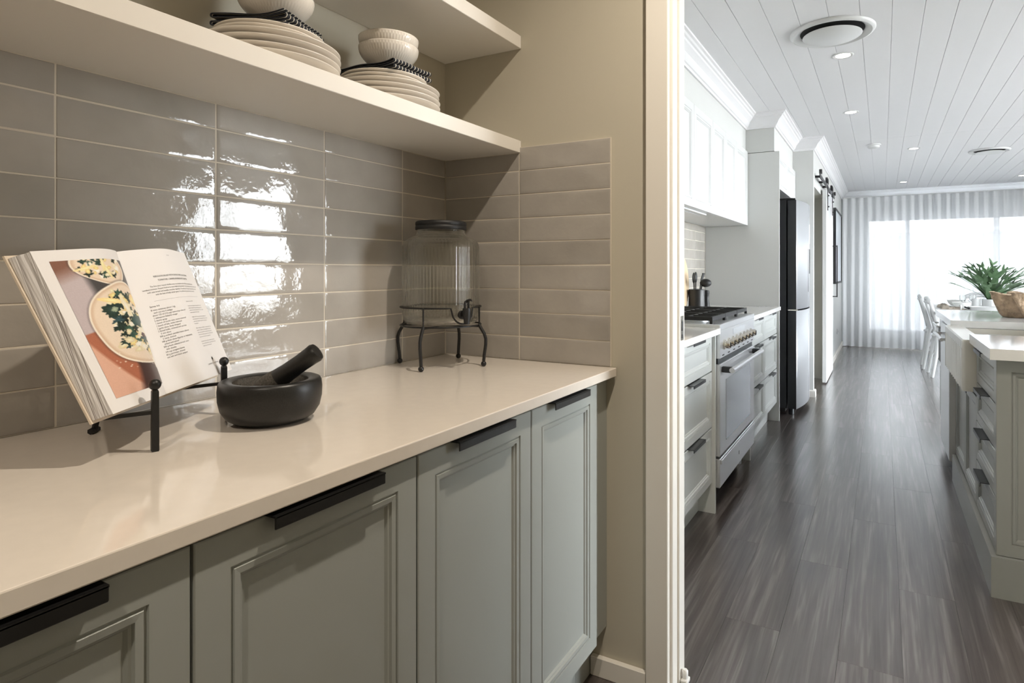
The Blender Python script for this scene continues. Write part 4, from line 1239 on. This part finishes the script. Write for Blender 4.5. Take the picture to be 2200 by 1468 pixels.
# ---- sliding barn door with rail
rl = T('barn_door_rail', 'black steel sliding-door rail on standoffs above the barn door', 'rail', (.785, 5.6, 2.1))
O('track', box(B(), .783, .791, 4.74, 6.75, 2.108, 2.148), 'dark_steel', rl)
for yy in (4.80, 5.22, 5.62, 6.2, 6.65):
    O('standoff', tube(B(), [(.7405, yy, 2.128), (.783, yy, 2.128)], .012, 10), 'matt_black', rl, smooth=True)
for yy in (4.76, 6.70):
    O('end_stop', box(B(), .780, .806, yy-.022, yy+.022, 2.1485, 2.19, .002), 'matt_black', rl)
bd = T('barn_door', 'white panelled sliding barn door hung from black wheels', 'door', (.78, 5.87, 0))
by0, by1 = 5.40, 6.38
O('leaf', box(B(), .757, .778, by0, by1, .015, 2.075), 'white_lacquer', bd)
front('face_panel', bd, 'white_lacquer', '+x', (.796, (by0+by1)/2, .0152), by1-by0, 1.0, .0178, PROF)
front('face_panel', bd, 'white_lacquer', '+x', (.796, (by0+by1)/2, 1.0156), by1-by0, 1.059, .0178, PROF)
for yy in (by0+.14, by1-.14):
    hg = O('hanger_strap', tube(B(), [(.8005, yy, 1.86), (.8005, yy, 2.12), (.803, yy, 2.150)], [.0035, .0035, .0035], 4), 'matt_black', bd)
    O('strap_plate', box(B(), .7965, .8025, yy-.02, yy+.02, 1.86, 2.118), 'matt_black', hg)
    O('hoop', tube(B(), [(.800, yy+.055*math.cos(a), 2.150+.055*math.sin(a)) for a in [PI*k/14 for k in range(15)]], .0045, 6), 'matt_black', hg, smooth=True)
    O('wheel', tube(B(), [(.778, yy, 2.1850), (.784, yy, 2.1850), (.787, yy, 2.1850), (.790, yy, 2.1850), (.797, yy, 2.1850)], [.036, .036, .032, .036, .036], 20), 'matt_black', hg, smooth=True)
    for zz in (1.90, 2.02): O('bolt', tube(B(), [(.8026, yy, zz), (.815, yy, zz)], .008, 8), 'matt_black', hg)
bm = B(); yy = by1-.08
tube(bm, [(.797, yy, 1.50), (.845, yy, 1.50)], .008, 4); tube(bm, [(.797, yy, .90), (.845, yy, .90)], .008, 4); tube(bm, [(.845, yy, .892), (.845, yy, 1.508)], .009, 4)
O('pull_handle', bm, 'matt_black', bd)
pf = T('picture_frame', 'large black-framed pale print on the wall beyond the barn door', 'picture', (.745, 7.9, 1.03))
bm = B(); pa, pb, pz0, pz1 = 7.25, 8.58, 1.03, 2.05
box(bm, .7405, .775, pa, pa+.025, pz0, pz1); box(bm, .7405, .775, pb-.025, pb, pz0, pz1)
box(bm, .7405, .775, pa+.025, pb-.025, pz0, pz0+.025); box(bm, .7405, .775, pa+.025, pb-.025, pz1-.025, pz1)
O('frame', bm, 'matt_black', pf)
O('print', box(B(), .742, .765, pa+.0252, pb-.0252, pz0+.0252, pz1-.0252), 'art_print', pf)
t = T('power_outlet', 'small white power outlet low on the wall before the curtains', 'outlet', (.742, 8.1, .33))
O('plate', box(B(), .7405, .750, 8.04, 8.16, .29, .365, .002), 'white_lacquer', t)
O('rocker', box(B(), .7502, .753, 8.06, 8.075, .335, .352), 'porcelain_white', t)
O('socket', box(B(), .7502, .7512, 8.10, 8.125, .305, .335), 'matt_black', t)

# ---- sheer curtains
def curtain(x0, x1, label):
    t = T('sheer_curtain', label, 'curtain', ((x0+x1)/2, 9.03, .02))
    n = int((x1-x0)/.0085); per = .115
    zs_ = [.012, .05, .10, .25, .6, 1.1, 1.6, 2.0, 2.2, 2.282]
    def yy(x, z):
        k = (z-.0)/2.36
        ph = 2*PI*x/per
        amp = .024+.008*math.sin(x*3.1+1)+.006*(1-k)*math.sin(x*7.7)
        return 9.045+amp*math.sin(ph+.5*math.sin(x*2.3)*(1-k)+.35*(1-k)*math.sin(x*5.1+2))+.010*(1-k)*math.sin(x*9+z*1.1)
    bm = B(); rows_ = []
    for z in zs_: rows_.append([bm.verts.new((x0+(x1-x0)*i/n, yy(x0+(x1-x0)*i/n, z), z)) for i in range(n+1)])
    for a, b_ in zip(rows_[:-1], rows_[1:]):
        for i in range(n): bm.faces.new((a[i], a[i+1], b_[i+1], b_[i]))
    O('cloth', bm, 'sheer', t, smooth=True, angle=180)
    bm = B(); rows_ = []
    for z in (2.282, 2.357): rows_.append([bm.verts.new((x0+(x1-x0)*i/n, yy(x0+(x1-x0)*i/n, z), z)) for i in range(n+1)])
    for i in range(n): bm.faces.new((rows_[0][i], rows_[0][i+1], rows_[1][i+1], rows_[1][i]))
    O('header_tape', bm, 'sheer_tape', t, smooth=True, angle=180)
    O('track', box(B(), x0, x1, 9.03, 9.06, 2.3575, 2.372), 'white_lacquer', t)
curtain(.762, 4.75, 'full-length sheer white curtain hanging in soft folds across the window')

# ---- island
IX = 1.690; IY0, IY1 = 1.102, 3.60; IXR = 2.66
def island_unit(y0, y1, label):
    t = T('island_cabinet', label, 'cabinet', (2.0, (y0+y1)/2, 0), 'island cabinets')
    return t
pl = T('island_plinth', 'grey moulded plinth around the foot of the island', 'plinth', (2.15, 2.3, 0))
bm = B()
prof_pl = [(-.02, 0), (.013, 0), (.013, .105), (.010, .112), (.011, .124), (.004, .136), (.002, .150), (-.02, .150)]
pth = [(IX+.002, 2.505), (IX+.002, IY0+.002), (IXR, IY0+.002)]
# outward side is to the right-hand of this path reversed
sweep_plan(bm, [(p[0], p[1]) for p in pth][::-1], [(o_, z) for o_, z in prof_pl])
O('moulding', bm, 'island_grey', pl)
O('core', box(B(), 1.72, IXR-.02, 1.14, 3.57, 0, .1495), 'matt_black', pl)
ZI = [.155, .362, .536, .709, .878]
t = island_unit(IY0, 1.640, 'island drawer unit with four drawers beside the sink')
O('body', box(B(), IX+.0215, IXR, IY0+.0215, 1.639, .1505, .8795), 'island_grey', t)
for z0, z1 in zip(ZI[:-1], ZI[1:]):
    d = front('drawer', t, 'island_grey', '-x', (IX, (IY0+1.64)/2+.009, z0+.002), 1.64-IY0-.024, z1-z0-.006, .021, PROF_S)
    h = edge_pull(d, 'dark_steel', .20, lip=.014, out=.030); h.location = (0, 0, z1-z0-.006)
front('end_panel', t, 'island_grey', '-y', ((IX+IXR)/2, IY0, .1515), IXR-IX, .726, .021, PROF)
t = island_unit(1.64, 2.51, 'island sink cupboard with two doors below the sink')
O('body', box(B(), IX+.0215, IXR, 1.641, 2.509, .1505, .640), 'island_grey', t)
for a, b_ in ((1.64, 2.075), (2.075, 2.51)):
    d = front('door', t, 'island_grey', '-x', (IX, (a+b_)/2, .157), b_-a-.004, .480, .021, PROF_S)
    h = edge_pull(d, 'dark_steel', .12, lip=.012, out=.024); h.location = (0, 0, .480)
t = T('dishwasher', 'stainless steel dishwasher built into the island beyond the sink', 'dishwasher', (2.0, 2.72, 0), None)
O('tub', box(B(), IX+.01, 2.30, 2.514, 3.096, .1505, .8795), 'dark_steel', t)
O('door', box(B(), IX-.032, IX+.009, 2.514, 3.096, .105, .872, .003), 'steel', t)
O('handle', tube(B(), [(IX-.066, 2.56, .80), (IX-.066, 3.05, .80)], .010, 12), 'steel', t, smooth=True)
for yy in (2.59, 3.02): O('handle_post', box(B(), IX-.066, IX-.0325, yy-.008, yy+.008, .793, .807), 'steel', t)
t = island_unit(3.10, IY1, 'island cabinet with built-in microwave at its far end')
O('body', box(B(), IX+.0215, IXR, 3.101, IY1, .1505, .8795), 'island_grey', t)
front('door', t, 'island_grey', '-x', (IX, (3.10+IY1)/2, .157), IY1-3.10-.004, .36, .021, PROF_S)
mw = O('microwave', box(B(), IX-.004, IX+.021, 3.11, IY1-.01, .535, .872, .002), 'steel', t)
O('microwave_door', box(B(), IX-.012, IX-.0042, 3.13, IY1-.03, .56, .80, .002), 'matt_black', mw)
O('microwave_handle', tube(B(), [(IX-.012, 3.16, .83), (IX-.045, 3.16, .83), (IX-.045, IY1-.06, .83), (IX-.012, IY1-.06, .83)], .006, 8), 'steel', mw)
# worktop with cut-out for the sink
sy0, sy1, sxb = 1.645, 2.505, 2.10
bm = B(); X0, X1 = 1.664, 2.72; Y0, Y1 = 1.050, 3.63
for (a, b_, c, d) in ((X0, X1, Y0, sy0-.002), (X0, X1, sy1+.002, Y1), (sxb+.01, X1, sy0-.002, sy1+.002)):
    box(bm, a, b_, c, d, .880, CT)
bmesh.ops.remove_doubles(bm, verts=bm.verts, dist=.0001)
tag(O('island_countertop', bm, 'stone_island', origin=(2.2, 2.3, .88)), 'white stone island worktop cut around the farmhouse sink', 'countertop')
# farmhouse sink with fluted apron
sk_ = T('farmhouse_sink', 'white fireclay farmhouse sink with fluted apron front', 'sink', (1.86, 1.99, .66))
bm = B()
A0, A1 = sy0, sy1; xf = 1.637; z0, z1 = .660, .893
nfl = 11; front_pts = []
for i in range(nfl*6+1):
    yy = A0+.035+(A1-A0-.07)*i/(nfl*6); s_ = (i % 6)/6
    front_pts.append((xf+.014*(1-abs(math.sin(PI*i/6))), yy))
outline = [(1.72, A0), (xf+.015, A0), (xf+.006, A0+.006), (xf, A0+.018)]+front_pts+[(xf, A1-.018), (xf+.006, A1-.006), (xf+.015, A1), (1.72, A1)]
flat_o = [(p[0] if (p[1] < A0+.02 or p[1] > A1-.02 or p[0] > 1.7) else xf, p[1]) for p in outline]
lv = []
for (pts_, zz) in ((outline, z0), (outline, z1-.045), (flat_o, z1-.040), (flat_o, z1-.006), ([(p[0]+.005 if p[0] < 1.7 else p[0], p[1]) for p in flat_o], z1)):
    lv.append([bm.verts.new((p[0], p[1], zz)) for p in pts_])
for a, b_ in zip(lv[:-1], lv[1:]):
    n_ = len(a)
    for i in range(n_): bm.faces.new((a[i], a[(i+1) % n_], b_[(i+1) % n_], b_[i]))
bm.faces.new(lv[0]); bm.faces.new(lv[-1])
O('apron', bm, 'fireclay', sk_, smooth=True, angle=35)
bm = B(); hb = .872
for (a, b_, c, d) in ((1.7205, sxb, A0, A0+.03), (1.7205, sxb, A1-.03, A1), (sxb-.03, sxb, A0+.03, A1-.03)):
    box(bm, a, b_, c, d, .660, .8785)
box(bm, 1.7205, sxb-.03, A0+.03, A1-.03, .660, .685)
O('basin', bm, 'fireclay', sk_)
O('overflow_slot', box(B(), 1.84, 1.90, A1-.0308, A1-.0302, .845, .852), 'steel', sk_)
# decorative shell on the island
def shell():
    bm = B(); nu, nv = 120, 40
    grid = []
    for j in range(nv+1):
        t_ = j/nv; row = []
        for i in range(nu):
            a = 2*PI*i/nu
            rx = .165+.085*t_**.7; ry = .09+.085*t_**.8
            fl_ = 1+(.07+.07*t_)*math.cos(9*a+2.6*t_)+.035*math.sin(17*a+6*t_)+.02*math.sin(31*a+9*t_)
            z = .010+.150*t_**1.05+.010*t_*math.cos(9*a+2.6*t_)+.005*math.sin(23*t_)*t_
            row.append(bm.verts.new((rx*fl_*math.cos(a)+.02*t_, ry*fl_*math.sin(a), z)))
        grid.append(row)
    inn = []
    for j in range(nv, -1, -4):
        t_ = j/nv; row = []
        for i in range(nu):
            v = grid[j][i].co; row.append(bm.verts.new((v.x*.93, v.y*.91, v.z*.96+.010-.003*t_)))
        inn.append(row)
    allr = grid+inn
    for a, b_ in zip(allr[:-1], allr[1:]):
        for i in range(nu): bm.faces.new((a[i], a[(i+1) % nu], b_[(i+1) % nu], b_[i]))
    bm.faces.new(allr[0]); bm.faces.new(allr[-1])
    bmesh.ops.translate(bm, vec=(0, 0, -min(v.co.z for v in bm.verts)), verts=bm.verts)
    bmesh.ops.rotate(bm, cent=(0, 0, 0), matrix=Matrix.Rotation(.3, 3, 'Z'), verts=bm.verts)
    return bm
o = O('clam_shell', shell(), 'shell_brown', smooth=True, angle=75); o.location = (2.145, 2.98, CT+.001)
tag(o, 'large rough brown fluted clam shell on the island worktop', 'shell')

# ---- dining table and setting
TZ = .755
dt = T('dining_table', 'white dining table laid with crockery beyond the island', 'table', (2.85, 7.1, 0))
tx0, tx1, ty0, ty1 = 1.86, 3.75, 6.30, 7.95
O('table_top', box(B(), tx0, tx1, ty0, ty1, TZ-.035, TZ, .004), 'table_white', dt)
O('apron', box(B(), tx0+.10, tx1-.10, ty0+.10, ty1-.10, TZ-.11, TZ-.0355), 'table_white', dt)
for xx in (tx0+.55, tx1-.15):
    for yy in (ty0+.15, ty1-.15): O('leg', tube(B(), [(xx, yy, 0), (xx, yy, TZ-.1105)], [.030, .040], 4), 'table_white', dt)
def chair_parts(label):
    t = T('dining_chair', label, 'chair', (0, 0, 0), 'white cross-back dining chairs')
    O('seat', lathe(B(), [(0, .445), (.19, .445), (.21, .452), (.212, .463), (.20, .470), (0, .466)], 36), 'chair_white', t, local=True, smooth=True)
    for s_ in (-1, 1):
        O('leg', tube(B(), [(.15, s_*.14, .446), (.17, s_*.165, .2), (.185, s_*.185, 0)], [.022, .021, .017], 10), 'chair_white', t, local=True, smooth=True)
        O('leg', tube(B(), [(-.15, s_*.16, .50), (-.165, s_*.175, .446), (-.185, s_*.185, .25), (-.225, s_*.195, 0)], [.021, .022, .021, .018], 10), 'chair_white', t, local=True, smooth=True)
        O('brace', tube(B(), [(-.175, s_*.17, .22), (-.10, s_*.165, .37), (0, s_*.16, .41), (.10, s_*.155, .36), (.165, s_*.16, .22)], .008, 8), 'chair_white', t, local=True, smooth=True)
        O('cross_slat', tube(B(), [(-.165, s_*.165, .50), (-.195, s_*.06, .62), (-.215, -s_*.06, .72), (-.235, -s_*.165, .80)], [.013]*4, 8, flat=.5), 'chair_white', t, local=True, smooth=True)
    hoop = [(-.150, -.175, .50), (-.19, -.195, .65), (-.225, -.205, .78), (-.245, -.19, .855), (-.255, -.12, .885), (-.258, 0, .893), (-.255, .12, .885), (-.245, .19, .855), (-.225, .205, .78), (-.19, .195, .65), (-.150, .175, .50)]
    O('back_hoop', tube(B(), hoop, .020, 10), 'chair_white', t, local=True, smooth=True)
    O('top_rail', tube(B(), [(-.240, -.185, .835), (-.252, -.09, .85), (-.256, 0, .855), (-.252, .09, .85), (-.240, .185, .835)], [.030]*5, 10, flat=.35, a0=0), 'chair_white', t, local=True, smooth=True)
    return t
ch = chair_parts('white cross-back chair at the table side, the one nearer the curtains')
ch.location = (1.985, 7.25, 0); ch.rotation_euler = (0, 0, 0)
c2 = copy_tree(ch); c2.location = (2.03, 6.62, 0); c2.rotation_euler = (0, 0, .05); c2['label'] = 'white cross-back chair at the table side, the one nearer the island'
c3 = copy_tree(ch); c3.location = (2.52, 8.18, 0); c3.rotation_euler = (0, 0, -PI/2); c3['label'] = 'white cross-back chair at the curtain end of the table'
# crockery
def simple_bowl(x, y, r, h, label, m='porcelain_white', z=TZ):
    o = O('bowl', lathe(B(), [(0, .0006), (r*.45, .0006), (r*.55, .004), (r*.85, h*.45), (r, h), (r*.96, h), (r*.80, h*.5), (r*.5, .010), (0, .009)], 40, (x, y, z)), m, origin=(x, y, z), smooth=True)
    return tag(o, label, 'bowl', 'bowls on the dining table')
def simple_plate(x, y, r, label, z=TZ):
    o = O('plate', lathe(B(), [(0, .0006), (r*.6, .0006), (r*.95, .014), (r, .017), (r*.97, .018), (r*.6, .006), (0, .005)], 40, (x, y, z)), 'porcelain_white', origin=(x, y, z), smooth=True)
    return tag(o, label, 'plate', 'plates on the dining table')
simple_plate(2.12, 7.32, .14, 'white plate under the deeper place-setting bowl')
simple_bowl(2.12, 7.32, .095, .070, 'white bowl at the place setting nearer the curtains', z=TZ+.0185)
simple_plate(2.13, 6.82, .14, 'white plate under the place-setting bowl behind the napkin')
simple_bowl(2.13, 6.82, .098, .066, 'white bowl at the place setting behind the ringed napkin', z=TZ+.0185)
def cloth(x, y, rx, ry, h, seed, label, ring=False):
    r = random.Random(seed); bm = B(); nu, nv = 44, 14
    rows_ = []
    for j in range(nv+1):
        t_ = j/nv
        row = []
        for i in range(nu):
            a = 2*PI*i/nu; k = math.sin(PI*t_*.5)
            f = 1+.14*math.sin(3*a+seed)+.09*math.sin(7*a+seed*2+3*t_)
            rr = math.cos(PI*t_*.5)**.6
            row.append(bm.verts.new((x+rx*rr*f*math.cos(a), y+ry*rr*f*math.sin(a), TZ+.001+h*k*(1+.25*math.sin(5*a+4*t_+seed)+.12*math.sin(11*a)))))
        rows_.append(row)
    for a, b_ in zip(rows_[:-1], rows_[1:]):
        for i in range(nu): bm.faces.new((a[i], a[(i+1) % nu], b_[(i+1) % nu], b_[i]))
    bm.faces.new(rows_[0])
    bmesh.ops.remove_doubles(bm, verts=bm.verts, dist=.0004)
    t = T('napkin', label, 'napkin', (x, y, TZ), 'linen napkins on the dining table')
    O('cloth', bm, 'linen', t, smooth=True, angle=180)
    if ring: O('napkin_ring', tube(B(), [(x+.06, y+ry*1.02*math.cos(a), TZ+.038+.026*math.sin(a)) for a in [2*PI*k/20 for k in range(20)]], .010, 8, closed=True), 'porcelain_white', t, smooth=True)
cloth(1.97, 7.12, .06, .13, .040, 1, 'crumpled beige linen napkin nearer the table edge')
cloth(2.03, 6.50, .13, .05, .034, 4, 'beige linen napkin gathered in a white ring', True)
# serving tray with dark handle cut-outs
tr_ = T('serving_tray', 'long pale oval tray with dark handles at the table edge', 'tray', (2.33, 6.47, TZ))
bm = B(); lathe(bm, [(0, .0006), (.20, .0006), (.25, .010), (.275, .040), (.280, .055), (.268, .055), (.245, .018), (.2, .010), (0, .010)], 56, (0, 0, 0))
bmesh.ops.scale(bm, vec=(.64, .42, 1.0), verts=bm.verts); bmesh.ops.translate(bm, vec=(2.33, 6.47, TZ), verts=bm.verts)
O('dish', bm, 'chair_white', tr_, smooth=True)
for s_ in (-1, 1):
    O('handle', tube(B(), [(2.33+s_*.165, 6.425, TZ+.030), (2.33+s_*.200, 6.44, TZ+.046), (2.33+s_*.200, 6.50, TZ+.046), (2.33+s_*.165, 6.515, TZ+.030)], .009, 8), 'matt_black', tr_, smooth=True)
# glasses
def goblet(x, y, label):
    t = tag(O('goblet', lathe(B(), [(0, .0006), (.034, .0006), (.034, .003), (.005, .008), (.004, .070), (.010, .078), (.030, .095), (.037, .125), (.034, .155), (.0325, .155), (.035, .125), (.028, .098), (0, .082)], 28, (x, y, TZ)), 'jar_glass', origin=(x, y, TZ), smooth=True), label, 'glass', 'glasses on the dining table')
goblet(2.17, 7.12, 'clear stemmed glass behind the ringed napkin')
goblet(2.29, 7.30, 'clear stemmed glass beside the white plant pots')
# plant pots with staghorn-like plant
def pot(x, y, w, h, label):
    t = T('plant_pot', label, 'pot', (x, y, TZ), 'white pots on the dining table')
    O('pot', lathe(B(), [(0, .0006), (w*.92, .0006), (w*.95, .004), (w, h), (w*.92, h), (w*.88, .02), (0, .02)], 40, (x, y, TZ)), 'pot_white', t, smooth=True)
    O('soil', lathe(B(), [(0, .021), (w*.87, .021), (w*.90, h-.012), (0, h-.010)], 28, (x, y, TZ)), 'soil', t)
    return t
pot(2.292, 7.02, .045, .122, 'slim white pot at the side of the plant')
PX, PY = 2.435, 7.02
pot(PX, PY, .090, .118, 'broad white pot holding the branching green plant')
pt = T('staghorn_plant', 'green staghorn plant with forked strappy leaves in broad white pot', 'plant', (PX, PY, TZ+.118))
def leaf(az, el0, L, w, forks, seed):
    r = random.Random(seed); bm = B(); base = Vector((PX+.02*math.cos(az), PY+.02*math.sin(az), TZ+.112))
    def ribbon(p, d, side, length, w0, w1, curl, n):
        pts_ = []; dd = d.copy()
        for i in range(n+1):
            s_ = i/n; ww = w0*(1-s_)+w1*s_
            if w0 > .018: ww = w0*(.55+.9*math.sin(PI*min(1, s_*.9+.12)))*(1-s_*.35)
            pts_.append((p.copy(), ww, dd.copy()))
            p = p+dd*(length/n); dd = (dd+Vector((math.cos(az), math.sin(az), 0))*curl/n+Vector((0, 0, -curl*.35/n))).normalized()
        prev = None
        for (pp, ww, dd_) in pts_:
            nn = dd_.cross(side).normalized()
            q_ = [bm.verts.new(pp-side*ww/2), bm.verts.new(pp+nn*.0035+side*0), bm.verts.new(pp+side*ww/2), bm.verts.new(pp-nn*.0015)]
            if prev:
                for k in range(4): bm.faces.new((prev[k], prev[(k+1) % 4], q_[(k+1) % 4], q_[k]))
            else: bm.faces.new(q_)
            prev = q_
        bm.faces.new(prev)
        return pts_[-1]
    d = Vector((math.cos(az)*math.cos(el0), math.sin(az)*math.cos(el0), math.sin(el0)))
    side = Vector((-math.sin(az), math.cos(az), 0))
    p, ww, dd = ribbon(base, d, side, L*.62, w, w*.8, .42, 9)
    for k in range(forks):
        off = (k-(forks-1)/2)
        d2 = (dd+side*off*.75+Vector((0, 0, r.uniform(-.1, .25)))).normalized()
        s2 = (side-d2*side.dot(d2)).normalized()
        p2, w2, dd2 = ribbon(p-dd*.006+side*off*w*.2, d2, s2, L*.26*r.uniform(.8, 1.2), w*.62, w*.40, .2, 5)
        for q_ in (-1, 1):
            d3 = (dd2+s2*q_*.55+Vector((0, 0, r.uniform(-.15, .2)))).normalized(); s3 = (s2-d3*s2.dot(d3)).normalized()
            ribbon(p2, d3, s3, L*.16*r.uniform(.6, 1.3), w*.36, .002, .1, 3)
    O('leaf', bm, 'leaf_green', pt, smooth=True)
rl_ = random.Random(21)
for i in range(30):
    az = 2*PI*i/30*2.0+rl_.uniform(-.3, .3)
    el = rl_.uniform(.62, 1.45)
    leaf(az, el, rl_.uniform(.40, .52)*(1.05 if el < .8 else 1.0), rl_.uniform(.044, .068), rl_.choice((2, 2, 3)), i)
